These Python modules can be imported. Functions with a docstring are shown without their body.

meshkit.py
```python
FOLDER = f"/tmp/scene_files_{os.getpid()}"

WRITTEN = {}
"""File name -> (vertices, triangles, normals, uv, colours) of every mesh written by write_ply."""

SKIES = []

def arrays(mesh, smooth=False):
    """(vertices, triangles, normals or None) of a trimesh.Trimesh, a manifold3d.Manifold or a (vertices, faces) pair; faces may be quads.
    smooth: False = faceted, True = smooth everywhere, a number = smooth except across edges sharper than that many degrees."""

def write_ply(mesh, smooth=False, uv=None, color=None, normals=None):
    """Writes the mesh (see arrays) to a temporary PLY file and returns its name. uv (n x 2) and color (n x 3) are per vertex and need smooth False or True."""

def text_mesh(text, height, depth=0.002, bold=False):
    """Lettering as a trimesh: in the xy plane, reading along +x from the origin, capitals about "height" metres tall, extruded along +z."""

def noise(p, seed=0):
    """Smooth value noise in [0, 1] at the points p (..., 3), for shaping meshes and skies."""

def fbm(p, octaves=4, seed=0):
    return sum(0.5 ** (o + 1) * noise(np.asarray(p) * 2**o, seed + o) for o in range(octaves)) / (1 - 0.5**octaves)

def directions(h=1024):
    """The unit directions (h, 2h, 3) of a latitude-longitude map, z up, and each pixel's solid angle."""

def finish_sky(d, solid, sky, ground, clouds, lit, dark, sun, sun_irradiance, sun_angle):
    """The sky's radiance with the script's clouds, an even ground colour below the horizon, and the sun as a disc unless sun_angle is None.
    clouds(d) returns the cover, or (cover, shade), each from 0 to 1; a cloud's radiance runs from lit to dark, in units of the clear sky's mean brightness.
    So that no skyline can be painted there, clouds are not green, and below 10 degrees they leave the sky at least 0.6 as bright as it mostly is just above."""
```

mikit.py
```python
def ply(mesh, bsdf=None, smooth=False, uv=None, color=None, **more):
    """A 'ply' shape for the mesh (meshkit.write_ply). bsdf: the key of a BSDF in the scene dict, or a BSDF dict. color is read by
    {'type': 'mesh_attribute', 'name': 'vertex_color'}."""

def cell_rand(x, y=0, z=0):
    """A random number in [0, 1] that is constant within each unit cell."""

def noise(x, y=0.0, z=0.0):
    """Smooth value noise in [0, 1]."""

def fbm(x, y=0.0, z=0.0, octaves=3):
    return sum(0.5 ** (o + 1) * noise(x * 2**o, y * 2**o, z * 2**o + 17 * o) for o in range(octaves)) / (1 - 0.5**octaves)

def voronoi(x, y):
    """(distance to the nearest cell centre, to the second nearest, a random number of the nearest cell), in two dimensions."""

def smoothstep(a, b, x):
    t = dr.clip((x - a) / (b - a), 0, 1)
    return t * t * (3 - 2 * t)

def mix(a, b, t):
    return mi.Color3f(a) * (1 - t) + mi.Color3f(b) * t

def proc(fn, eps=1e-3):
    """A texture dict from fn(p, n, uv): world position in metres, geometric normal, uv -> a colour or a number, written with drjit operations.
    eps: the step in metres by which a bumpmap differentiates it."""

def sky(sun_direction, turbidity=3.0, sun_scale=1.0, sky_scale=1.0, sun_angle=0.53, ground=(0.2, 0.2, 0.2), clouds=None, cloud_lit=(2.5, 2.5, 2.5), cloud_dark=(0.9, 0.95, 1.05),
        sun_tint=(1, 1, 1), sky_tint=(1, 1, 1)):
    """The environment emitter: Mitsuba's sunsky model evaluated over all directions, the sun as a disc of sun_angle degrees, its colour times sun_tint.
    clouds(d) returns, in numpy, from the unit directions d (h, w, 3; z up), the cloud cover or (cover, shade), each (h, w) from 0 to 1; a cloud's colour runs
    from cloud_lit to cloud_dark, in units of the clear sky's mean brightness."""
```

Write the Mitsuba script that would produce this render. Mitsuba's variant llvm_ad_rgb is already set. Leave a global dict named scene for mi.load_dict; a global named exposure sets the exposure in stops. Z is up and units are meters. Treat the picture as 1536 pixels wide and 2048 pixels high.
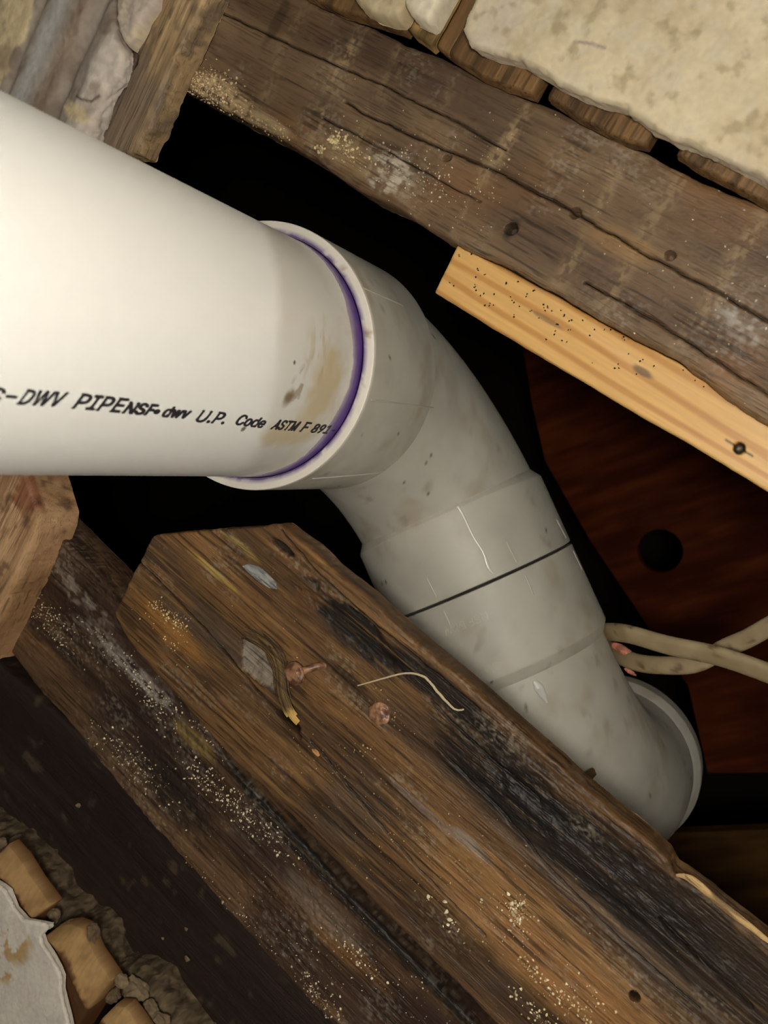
import math, random
import numpy as np, trimesh, shapely, mitsuba as mi, mikit, meshkit
from shapely.geometry import Polygon, Point

# ------------------------------------------------------------------ camera, lights, exposure
Z0 = 3.00                       # height of the plaster face above the bottom of the cavity
CAM = np.array([0.0, 0.0, Z0 + 0.324])
FOCAL = 1700.0                  # pixels, for the 1536 x 2048 frame
# rows: world x (along the joists), y (along the laths), z (out of the opening, the axis of the white pipe), in camera axes
M = np.array([[0.75688, -0.56768, 0.32384], [0.50522, 0.82255, 0.26109], [-0.41459, -0.03400, 0.90937]])
right, up, back = M @ [1, 0, 0], M @ [0, 1, 0], M @ [0, 0, 1]
cam_m = np.eye(4)
cam_m[:3, 0], cam_m[:3, 1], cam_m[:3, 2], cam_m[:3, 3] = -right, up, -back, CAM
T = mi.ScalarTransform4f
scene, labels = {}, {}
scene['camera'] = {'type': 'thinlens', 'to_world': T(cam_m), 'fov': math.degrees(2 * math.atan(768 / FOCAL)), 'fov_axis': 'x',
                   'near_clip': 0.01, 'far_clip': 20.0, 'aperture_radius': 0.0009, 'focus_distance': 0.40}
exposure = 0.55
# dim light of the room above the opening
scene['room_air'] = {'type': 'constant', 'radiance': {'type': 'rgb', 'value': [0.040, 0.038, 0.034]}}
# work light held right behind the camera
LAMP = CAM + 0.002 * right - 0.010 * up + 0.100 * back
scene['work_light'] = {'type': 'sphere', 'center': LAMP.tolist(), 'radius': 0.028,
                       'emitter': {'type': 'area', 'radiance': {'type': 'rgb', 'value': [124.0, 117.0, 104.0]}}}
# ceiling bulb of the room, far to the right of the opening
BULB = np.array([1.49, 0.95, Z0 + 1.87])
scene['ceiling_bulb'] = {'type': 'sphere', 'center': BULB.tolist(), 'radius': 0.014,
                         'emitter': {'type': 'area', 'radiance': {'type': 'rgb', 'value': [5000.0, 4960.0, 4960.0]}}}

# ------------------------------------------------------------------ helpers
def lab(key, label=None, cat=None, group=None, kind=None):
    d = labels.setdefault(key, {})
    for k, v in (('label', label), ('category', cat), ('group', group), ('kind', kind)):
        if v: d[k] = v

def lin(r, g, b):
    c = np.array([r, g, b], float) / 255
    return np.where(c < 0.04045, c / 12.92, ((c + 0.055) / 1.055) ** 2.4)

def at(px, py, dz=0.0):
    """the point at height Z0 + dz that the photograph shows there"""
    d = M @ np.array([(px - 768) / FOCAL, (1024 - py) / FOCAL, -1.0])
    return CAM + d * ((Z0 + dz - CAM[2]) / d[2])

def ats(pts, dz=0.0):
    return np.array([at(x, y, dz)[:2] for x, y in pts])

def nz(p, seed=0): return meshkit.noise(p, seed)
def fb(p, o=4, seed=0): return meshkit.fbm(p, o, seed)
def sstep(a, b, x):
    t = np.clip((x - a) / (b - a), 0, 1)
    return t * t * (3 - 2 * t)
def lerp(a, b, t): return np.asarray(a) * (1 - t[..., None]) + np.asarray(b) * t[..., None]

def poly_dist(P, L):
    """distance of the points P (n x 2) from the polyline L"""
    out = np.full(len(P), 9.0)
    for a, b in zip(L[:-1], L[1:]):
        d = b - a
        t = np.clip(((P - a) @ d) / (d @ d), 0, 1)
        out = np.minimum(out, np.linalg.norm(P - a - t[:, None] * d, axis=1))
    return out

def resample(L, u):
    L = np.asarray(L, float)
    s = np.r_[0, np.cumsum(np.linalg.norm(np.diff(L, axis=0), axis=1))]
    return np.stack([np.interp(u, s / s[-1], L[:, k]) for k in range(2)], 1)

def noise2(P, sx, sy, seed, o=4, z=0.0):
    return fb(np.stack([P[:, 0] * sx, P[:, 1] * sy, np.full(len(P), 0.37 + seed * 3.1) + z], 1), o, seed)

def bsdf(name, rough, spec=0.5, color=None, coat=0.0, metallic=0.0):
    base = {'type': 'mesh_attribute', 'name': 'vertex_color'} if color is None else ({'type': 'rgb', 'value': list(map(float, color))} if not isinstance(color, dict) else color)
    scene[name] = {'type': 'twosided', 'inner': {'type': 'principled', 'base_color': base, 'roughness': rough, 'specular': spec, 'clearcoat': coat, 'clearcoat_gloss': 0.85, 'metallic': metallic}}

def wood(name, rough, spec, along_x=True, amount=.62):
    """vertex colours crossed by thin dark fibres that run along the grain, and a fibrous relief"""
    def ax(p): return (p.x, p.y) if along_x else (p.y, p.x)
    def bump(p, n, uv):
        g, c = ax(p)
        return mikit.noise(g * 110, c * 2300, p.z * 1500) * .00022 + mikit.noise(g * 900, c * 1900, p.z * 900) * .00012
    def lines(p, n, uv):
        g, c = ax(p)
        c = c + .0012 * mikit.noise(g * 40, c * 90, 3.7)
        a_ = mikit.smoothstep(.60, .80, mikit.noise(g * 52, c * 900, p.z * 700)) * mikit.smoothstep(.3, .6, mikit.noise(g * 30, c * 60, 9.1))
        b_ = mikit.smoothstep(.62, .85, mikit.noise(g * 120, c * 2300, p.z * 1500))
        return amount * (1 - (1 - a_) * (1 - .6 * b_))
    def side_of(colour):
        return {'type': 'principled', 'base_color': colour, 'roughness': rough, 'specular': spec}
    scene[name] = {'type': 'twosided', 'inner': {'type': 'bumpmap', 'scale': 1.0, 'tex': mikit.proc(bump, 2e-4), 'bsdf': {
        'type': 'blendbsdf', 'weight': mikit.proc(lines), 'a': side_of({'type': 'mesh_attribute', 'name': 'vertex_color'}), 'b': side_of({'type': 'rgb', 'value': list(map(float, lin(34, 24, 16)))})}}}
wood('old_wood', .55, .4)
wood('damp_wood', .50, .32)
bsdf('new_wood', .45, .35)
wood('lath_wood', .60, .35, False, .5)
bsdf('dry_matter', 0.85, 0.25)
bsdf('plastic', 0.30, 0.5)
bsdf('worn_plastic', 0.46, 0.45)
bsdf('rusty', 0.42, 0.6)
bsdf('ink', 0.5, 0.4, lin(40, 38, 44))

SURF, SLABS = {}, []
def board(key, A, B, dz, thick, mat, color, relief=None, pitch=0.00045, edge=0.0025, rough_edge=0.0006, seed=1, us=None, vs=None, jf=(110, 110), zfun=None):
    """A plank between two long edges A and B (world xy), its upper face at Z0+dz with relief, edges rounded, skirts to its underside."""
    A, B = np.asarray(A, float), np.asarray(B, float)
    if us is None:
        n = max(8, int(np.linalg.norm(np.diff(A, axis=0), axis=1).sum() / pitch)); us = np.linspace(0, 1, n)
    if vs is None:
        w = np.mean(np.linalg.norm(resample(A, us) - resample(B, us), axis=1)); vs = np.linspace(0, 1, max(6, int(w / pitch)))
    a, b = resample(A, us), resample(B, us)
    nu, nv = len(us), len(vs)
    P = a[None] * (1 - vs[:, None, None]) + b[None] * vs[:, None, None]        # nv, nu, 2
    wid = np.linalg.norm(b - a, axis=1)[None]
    lenA = np.linalg.norm(np.diff(A, axis=0), axis=1).sum()
    e0 = np.minimum(vs[:, None] * wid, (1 - vs[:, None]) * wid)
    e1 = np.minimum(us, 1 - us)[None] * lenA * np.ones((nv, 1))
    jit = (noise2(P.reshape(-1, 2), *jf, seed, 5).reshape(nv, nu) - 0.5) * 2.2 * rough_edge
    clean = P.reshape(-1, 2).copy()
    fall = np.clip(1 - e0 / 0.006, 0, 1)
    dirv = (b - a) / np.maximum(wid.T, 1e-9)
    side = np.where(vs[:, None] < 0.5, 1.0, -1.0) * fall
    P = P + dirv[None] * (jit * side)[..., None]
    fall1 = np.clip(1 - e1 / 0.006, 0, 1) * np.where(us[None] < 0.5, 1.0, -1.0)
    dlong = np.gradient(a, axis=0); dlong = dlong / np.linalg.norm(dlong, axis=1, keepdims=True)
    P = P + dlong[None] * (jit * fall1)[..., None]
    flat = P.reshape(-1, 2)
    drop = np.zeros((nv, nu))
    for e in (e0, e1):
        q = np.clip(1 - e / edge, 0, 1)
        drop += edge * 0.8 * (1 - np.sqrt(np.maximum(1 - q * q, 0)))
    z = np.full(len(flat), Z0 + dz) - np.minimum(drop, thick * 0.6).ravel()
    if zfun is not None: z = z + zfun(flat, np.repeat(vs, nu), np.tile(us, nv))
    h = relief(flat) if relief is not None else np.zeros(len(flat))
    z = z + h
    V = [np.column_stack([flat, z])]
    idx = np.arange(nv * nu).reshape(nv, nu)
    F = [np.stack([idx[:-1, :-1], idx[:-1, 1:], idx[1:, 1:], idx[1:, :-1]], -1).reshape(-1, 4)]
    zb = Z0 + dz - thick
    C = [color(flat, z - Z0, h)]
    base = nv * nu
    rows = max(3, int(thick / 0.003))
    for loop in (idx[0], idx[-1][::-1], idx[:, 0][::-1], idx[:, -1]):
        top = V[0][loop]
        prev = loop
        for k in range(1, rows + 1):
            r = top.copy(); r[:, 2] = top[:, 2] + (zb - top[:, 2]) * k / rows
            r[:, :2] = r[:, :2] * (1 - .8 * k / rows) + clean[loop] * (.8 * k / rows)
            if k < rows: r[:, :2] += (np.column_stack([noise2(r[:, :2], 240, 240, seed + 5 + i, 3, z=r[:, 2] * 420) for i in (0, 50)]) - 0.5) * rough_edge * 1.3
            V.append(r)
            q = r[:, :2].copy(); q[:, 1] += r[:, 2] * 1.0; q[:, 0] += r[:, 2] * .3
            C.append(color(q, r[:, 2] - Z0, np.zeros(len(r))))
            cur = base + np.arange(len(loop)); base += len(loop)
            F.append(np.stack([prev[:-1], cur[:-1], cur[1:], prev[1:]], -1)); prev = cur
    ba, bb = np.column_stack([P[0], np.full(nu, zb)]), np.column_stack([P[-1], np.full(nu, zb)])
    V += [ba, bb]; C += [color(ba[:, :2], ba[:, 2] - Z0, np.zeros(nu)), color(bb[:, :2], bb[:, 2] - Z0, np.zeros(nu))]
    ia, ib = base + np.arange(nu), base + nu + np.arange(nu)
    F.append(np.stack([ia[:-1], ib[:-1], ib[1:], ia[1:]], -1))
    V, F, C = np.vstack(V), np.vstack(F), np.clip(np.vstack(C), 0.002, 0.95)
    scene[key] = mikit.ply((V, F), mat, smooth=True, color=C)
    from scipy.spatial import cKDTree
    SURF[key] = (cKDTree(flat), z)
    return flat, z

def slab(key, poly, dz, thick, mat, color, relief, edge=.003, rough=.0016, pitch=.0007, window=None, seed=1):
    """a flat piece of any outline (world xy): fine points inside window (x0, y0, x1, y1), coarse ones beyond; rounded rim, rough broken side"""
    rng = np.random.default_rng(seed)
    SLABS.append(np.asarray(poly))
    pg = Polygon(poly)
    near = lambda q: (q[:, 0] > window[0]) & (q[:, 0] < window[2]) & (q[:, 1] > window[1]) & (q[:, 1] < window[3])
    ringp = np.array(pg.exterior.segmentize(pitch).coords)[:-1]
    ok = near(ringp); ok |= np.arange(len(ringp)) % 12 == 0
    ringp = ringp[ok]
    nrm = np.roll(ringp, -1, 0) - np.roll(ringp, 1, 0); nrm = np.column_stack([nrm[:, 1], -nrm[:, 0]]); nrm /= np.linalg.norm(nrm, axis=1, keepdims=True)
    if Polygon(ringp).exterior.is_ccw is False: nrm = -nrm
    jit = ((noise2(ringp, 130, 130, seed, 5) - .5) * 2.4 * rough)[:, None]
    clean = ringp - nrm * .001
    ringp = ringp + nrm * jit * near(ringp)[:, None]
    pg = Polygon(ringp).buffer(0)
    if pg.geom_type != 'Polygon': pg = max(pg.geoms, key=lambda g: g.area)
    x0, y0, x1, y1 = window
    gx, gy = np.meshgrid(np.arange(x0, x1, pitch), np.arange(y0, y1, pitch))
    g = np.column_stack([gx.ravel(), gy.ravel()]); g += rng.uniform(-.25, .25, g.shape) * pitch
    bx = pg.bounds
    cx, cy = np.meshgrid(np.arange(bx[0], bx[2], .012), np.arange(bx[1], bx[3], .012))
    q = np.column_stack([cx.ravel(), cy.ravel()]); q = q[~near(q)]
    g = np.vstack([g, q])
    g = g[shapely.contains_xy(pg, g[:, 0], g[:, 1])]
    from scipy.spatial import cKDTree, Delaunay
    tree = cKDTree(ringp)
    d = tree.query(g)[0]
    g, d = g[d > pitch * .6], d[d > pitch * .6]
    P = np.vstack([ringp, g]); e = np.r_[np.zeros(len(ringp)), d]
    tri = Delaunay(P).simplices
    cen = P[tri].mean(1)
    tri = tri[shapely.contains_xy(pg, cen[:, 0], cen[:, 1])]
    cr = np.cross(P[tri[:, 1]] - P[tri[:, 0]], P[tri[:, 2]] - P[tri[:, 0]])
    tri[cr < 0] = tri[cr < 0][:, ::-1]
    k = np.clip(1 - e / edge, 0, 1)
    h = relief(P)
    z = Z0 + dz + h - edge * .8 * (1 - np.sqrt(1 - k * k))
    V, F, C = [np.column_stack([P, z])], [tri], [color(P, z - Z0, h)]
    n = len(ringp); prev = np.arange(n); base = len(P); rows = max(3, int(thick / .0016)); zb = Z0 + dz - thick
    for i in range(1, rows + 1):
        t = i / rows
        r = np.column_stack([ringp * (1 - .7 * t) + clean * .7 * t, z[:n] + (zb - z[:n]) * t])
        if i < rows: r[:, :2] += (np.column_stack([noise2(r[:, :2], 260, 260, seed + 5 + j, 3, z=r[:, 2] * 420) for j in (0, 50)]) - .5) * rough * 1.6
        V.append(r); C.append(color(r[:, :2] + r[:, 2:] * .7, r[:, 2] - Z0, np.zeros(n)))
        cur = base + np.arange(n); base += n
        a_, b_ = prev, cur
        F += [np.column_stack([a_, b_, np.roll(b_, -1)]), np.column_stack([a_, np.roll(b_, -1), np.roll(a_, -1)])]; prev = cur
    V = np.vstack(V); C = np.clip(np.vstack(C), .002, .95)
    F.append(np.column_stack([tri[:, 0], tri[:, 2], tri[:, 1]])[:0])
    scene[key] = mikit.ply((V, np.vstack(F)), mat, smooth=True, color=C)
    SURF[key] = (cKDTree(P), z)

def height(key, xy):
    tree, z = SURF[key]
    return z[tree.query(np.atleast_2d(xy))[1]]

def add(key, mesh, mat, smooth=False, color=None):
    if color is not None:
        v, f, n = meshkit.arrays(mesh, False)
        c = color(v) if callable(color) else np.tile(np.asarray(color, float), (len(v), 1))
        scene[key] = mikit.ply((v, f), mat, smooth=True if smooth else False, color=np.clip(c, 0.002, 0.95))
    else:
        scene[key] = mikit.ply(mesh, mat, smooth=smooth)

def lump(center, r, seed, flat=0.7, sub=3, amp=0.35):
    m = trimesh.creation.icosphere(subdivisions=sub, radius=1.0)
    v = np.array(m.vertices)
    v *= (1 + amp * 2 * (fb(v * 1.7 + seed * 7.3, 4, seed) - 0.5))[:, None]
    rr = np.broadcast_to(np.asarray(r, float), (3,)) * [1, 1, flat]
    return trimesh.Trimesh(v * rr + center, m.faces, process=False)

def stone(r, seed):
    """an angular broken lump"""
    rng = np.random.default_rng(seed)
    q = rng.normal(size=(22, 3)); q /= np.linalg.norm(q, axis=1, keepdims=True)
    h = trimesh.convex.convex_hull(q * rng.uniform(.72, 1.15, (22, 1)))
    h = h.subdivide_to_size(.16)
    v = np.array(h.vertices)
    v *= (1 + .6 * (fb(v * 2.3 + seed, 5, seed) - .5) + .12 * (fb(v * 9 + seed, 2, seed) - .5))[:, None]
    return trimesh.Trimesh(v * np.asarray(r), h.faces, process=False)

def crumbs(key, spots, surf, tone, seed, label, cat='debris', mat='dry_matter', group=None):
    """loose bits lying on a face: spots are (px, py, spread along mm, spread across mm, angle deg, count, smallest, largest mm)"""
    rng = np.random.default_rng(seed)
    o = np.array(trimesh.creation.icosphere(subdivisions=0).vertices); of = np.array(trimesh.creation.icosphere(subdivisions=0).faces)
    V, F, C, n = [], [], [], 0
    dz = float(np.median(SURF[surf][1]) - Z0)
    for px, py, sa, sc, ang, cnt, lo, hi in spots:
        c = at(px, py, dz)[:2]
        ca, sn = math.cos(math.radians(ang)), math.sin(math.radians(ang))
        q = rng.normal(size=(cnt, 2)) * [sa, sc] * 0.001
        xy = c + np.column_stack([q[:, 0] * ca - q[:, 1] * sn, q[:, 0] * sn + q[:, 1] * ca])
        keep = SURF[surf][0].query(xy)[0] < 0.001
        xy = xy[keep]
        zz = height(surf, xy) if len(xy) else []
        size = np.exp(rng.uniform(math.log(lo), math.log(hi), len(xy))) * 0.0005
        for (x, y), z, s in zip(xy, zz, size):
            v = o * rng.uniform(0.5, 1.3, (1, 3)) * (1 + rng.uniform(-0.35, 0.35, (12, 1))) * s
            v = v @ trimesh.transformations.random_rotation_matrix(rng.random(3))[:3, :3]
            V.append(v + [x, y, z + s * 0.3]); F.append(of + n); n += 12
            C.append(np.tile(np.asarray(tone) * rng.uniform(0.45, 1.25), (12, 1)))
    scene[key] = mikit.ply((np.vstack(V), np.vstack(F)), mat, smooth=False, color=np.clip(np.vstack(C), 0.002, 0.95))
    lab(key, label, cat, group, 'stuff')

def frame_of(a):
    a = np.asarray(a, float) / np.linalg.norm(a)
    u = np.cross(a, [0, 1, 0.0]); u /= np.linalg.norm(u)
    return a, u, np.cross(a, u)

def lathe(profile, origin, axis, seg=160, closed=True):
    """profile: (s along axis, radius) loop, turned about the axis"""
    a, u, v = frame_of(axis)
    pr = np.asarray(profile, float)
    t = np.linspace(0, 2 * np.pi, seg, endpoint=False)
    ring = np.cos(t)[:, None] * u + np.sin(t)[:, None] * v
    V = np.asarray(origin) + pr[:, None, 0:1] * a + pr[:, None, 1:2] * ring[None]
    n, idx = len(pr), np.arange(len(pr) * seg).reshape(len(pr), seg)
    F = []
    for k in range(n if closed else n - 1):
        i, j = idx[k], idx[(k + 1) % n]
        F.append(np.stack([i, np.roll(i, -1), np.roll(j, -1), j], -1))
    return V.reshape(-1, 3), np.vstack(F)

def sweep(path, radii, seg=160, closed_ends=False, shape=None, ref=None):
    """a tube along path; shape: 2-D cross-section (n x 2) instead of a circle"""
    path = np.asarray(path, float)
    tan = np.gradient(path, axis=0); tan /= np.linalg.norm(tan, axis=1, keepdims=True)
    u = np.cross(tan[0], ref if ref is not None else [0, 0, 1.0]); u /= np.linalg.norm(u)
    if shape is None:
        t = np.linspace(0, 2 * np.pi, seg, endpoint=False); shape = np.column_stack([np.cos(t), np.sin(t)])
    seg = len(shape)
    V = []
    for p, d, r in zip(path, tan, np.broadcast_to(radii, len(path))):
        u = u - d * (u @ d); u /= np.linalg.norm(u); w = np.cross(d, u)
        V.append(p + r * (shape[:, :1] * u + shape[:, 1:] * w))
    idx = np.arange(len(path) * seg).reshape(-1, seg)
    F = np.vstack([np.stack([i, np.roll(i, -1), np.roll(j, -1), j], -1) for i, j in zip(idx[:-1], idx[1:])])
    V = np.vstack(V)
    F = np.vstack([F[:, [0, 1, 2]], F[:, [0, 2, 3]]])
    if closed_ends:
        V = np.vstack([V, path[:1], path[-1:]]); n = len(V)
        i, j = idx[0], idx[-1]
        F = np.vstack([F, np.stack([np.roll(i, -1), i, np.full(seg, n - 2)], -1), np.stack([j, np.roll(j, -1), np.full(seg, n - 1)], -1)])
    return trimesh.Trimesh(V, F, process=False)

def smooth_line(pts, n=60):
    pts = np.asarray(pts, float)
    s = np.r_[0, np.cumsum(np.linalg.norm(np.diff(pts, axis=0), axis=1))]
    from scipy.interpolate import CubicSpline
    cs = CubicSpline(s, pts)
    return cs(np.linspace(0, s[-1], n))

# ------------------------------------------------------------------ wood, plaster: colour and relief from the grain's own coordinates (x along, y across)
def blob(P, px, py, ra, rc, dz, seed, sharp=0.35, ang=0.0):
    """0..1, a stain with a ragged outline; ra, rc: half sizes in mm along and across the grain"""
    d = (P - at(px, py, dz)[:2]) * 1000
    if ang:
        ca, sn = math.cos(math.radians(ang)), math.sin(math.radians(ang))
        d = np.column_stack([d[:, 0] * ca + d[:, 1] * sn, -d[:, 0] * sn + d[:, 1] * ca])
    r = np.sqrt((d[:, 0] / ra) ** 2 + (d[:, 1] / rc) ** 2)
    r = r + (noise2(P, 90, 260, seed, 4) - 0.5) * 1.1
    return sstep(1 + sharp, 1 - sharp, r)

def patch(P, px, dz, seed, amp=.0012):
    """0 / 1 inside an outline, its edge a little ragged"""
    q = P + (np.column_stack([noise2(P, 260, 260, seed, 3), noise2(P, 260, 260, seed + 1, 3)]) - .5) * amp * 2
    return shapely.contains_xy(Polygon(ats(px, dz)), q[:, 0], q[:, 1]).astype(float)
FACET = [(482, 1278), (506, 1274), (528, 1300), (543, 1340), (549, 1388), (520, 1368), (484, 1338)]
def grain(P, seed, wav=0.004):
    x, y = P[:, 0], P[:, 1] + wav * (noise2(P, 9, 20, seed, 3) - 0.5)
    Q = np.column_stack([x, y])
    broad = noise2(Q, 7, 60, seed + 1, 3)
    streak = noise2(Q, 22, 420, seed + 2, 4)
    f1 = noise2(Q, 45, 1000, seed + 3, 2)
    fine = .5 * noise2(Q, 130, 1800, seed + 4, 2) + .5 * (1 - np.abs(2 * f1 - 1))
    return broad, streak, fine
def fibres(c, P, seed, dark=.55, pale=.35, tone=(150, 122, 84)):
    """thin dark and pale fibres along the grain"""
    c = c * (1 - dark * sstep(.56, .70, noise2(P, 20, 640, seed + 41, 4)))[:, None]
    c = lerp(c, lin(*tone), pale * sstep(.60, .74, noise2(P, 38, 1150, seed + 42, 3)))
    return c * (1 - .22 * sstep(.60, .75, noise2(P, 200, 620, seed + 43, 3)))[:, None]
def dust(P, seed, fx, fy, lo, hi):
    """speckled dust in patches"""
    return sstep(lo, hi, noise2(P, fx, fy, seed, 5)) * sstep(.46, .66, noise2(P, 620, 800, seed + 1, 3))
def crack(P, L, w, seed):
    """0..1 along a broken, uneven crack"""
    d = poly_dist(P + (np.column_stack([noise2(P, 130, 130, seed, 4), noise2(P, 130, 130, seed + 4, 4)]) - .5) * .0020, L)
    ww = w * (.45 + .9 * noise2(P, 90, 90, seed + 1, 3))
    return np.exp(-(d / ww) ** 2) * sstep(.22, .34, noise2(P, 34, 34, seed + 2, 3))

JOIST_DZ = -0.021
crackB = ats([(690, 205), (731, 228), (837, 279), (1000, 343), (1095, 397), (1152, 426), (1207, 459), (1297, 512), (1408, 570), (1536, 640), (1700, 735)], JOIST_DZ)
crackA = ats([(400, 5), (443, 27), (553, 76), (663, 127), (773, 173), (900, 237), (1010, 300)], JOIST_DZ)
crackC = ats([(646, 237), (722, 275), (820, 328), (879, 360), (960, 402)], JOIST_DZ)
crackD = ats([(1170, 565), (1260, 610), (1400, 700), (1536, 790), (1650, 870)], JOIST_DZ)
JC = [(crackB, .00055, .0022), (crackA, .00045, .0018), (crackC, .0004, .0012), (crackD, .0005, .0020)]
joist_holes = [(895, 315, 1.7), (1152, 426, 2.2), (1340, 511, 1.9), (1022, 458, 2.6)]
stripes = [(660, 190, .9), (735, 250, .55), (985, 330, 1.0), (1180, 450, .5), (1290, 470, .5), (1420, 610, .55), (560, 120, .35), (860, 290, .3)]

def joist_relief(P):
    broad, streak, fine = grain(P, 11)
    h = (broad - .5) * .0016 + (streak - .5) * .0005 + (fine - .5) * .00022
    for k, (L, w, dp) in enumerate(JC):
        h -= dp * crack(P, L, w, 500 + k * 5)
    for px, py, r in joist_holes:
        d = np.linalg.norm(P - at(px, py, JOIST_DZ)[:2], axis=1) * 1000 + (noise2(P, 500, 500, 8, 2) - .5) * .8
        h -= .006 * sstep(r * 1.1, r * .6, d)
    h += .0012 * blob(P, 430, 185, 22, 7, JOIST_DZ, 71) + .0008 * blob(P, 770, 340, 9, 7, JOIST_DZ, 72)
    return h

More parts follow.
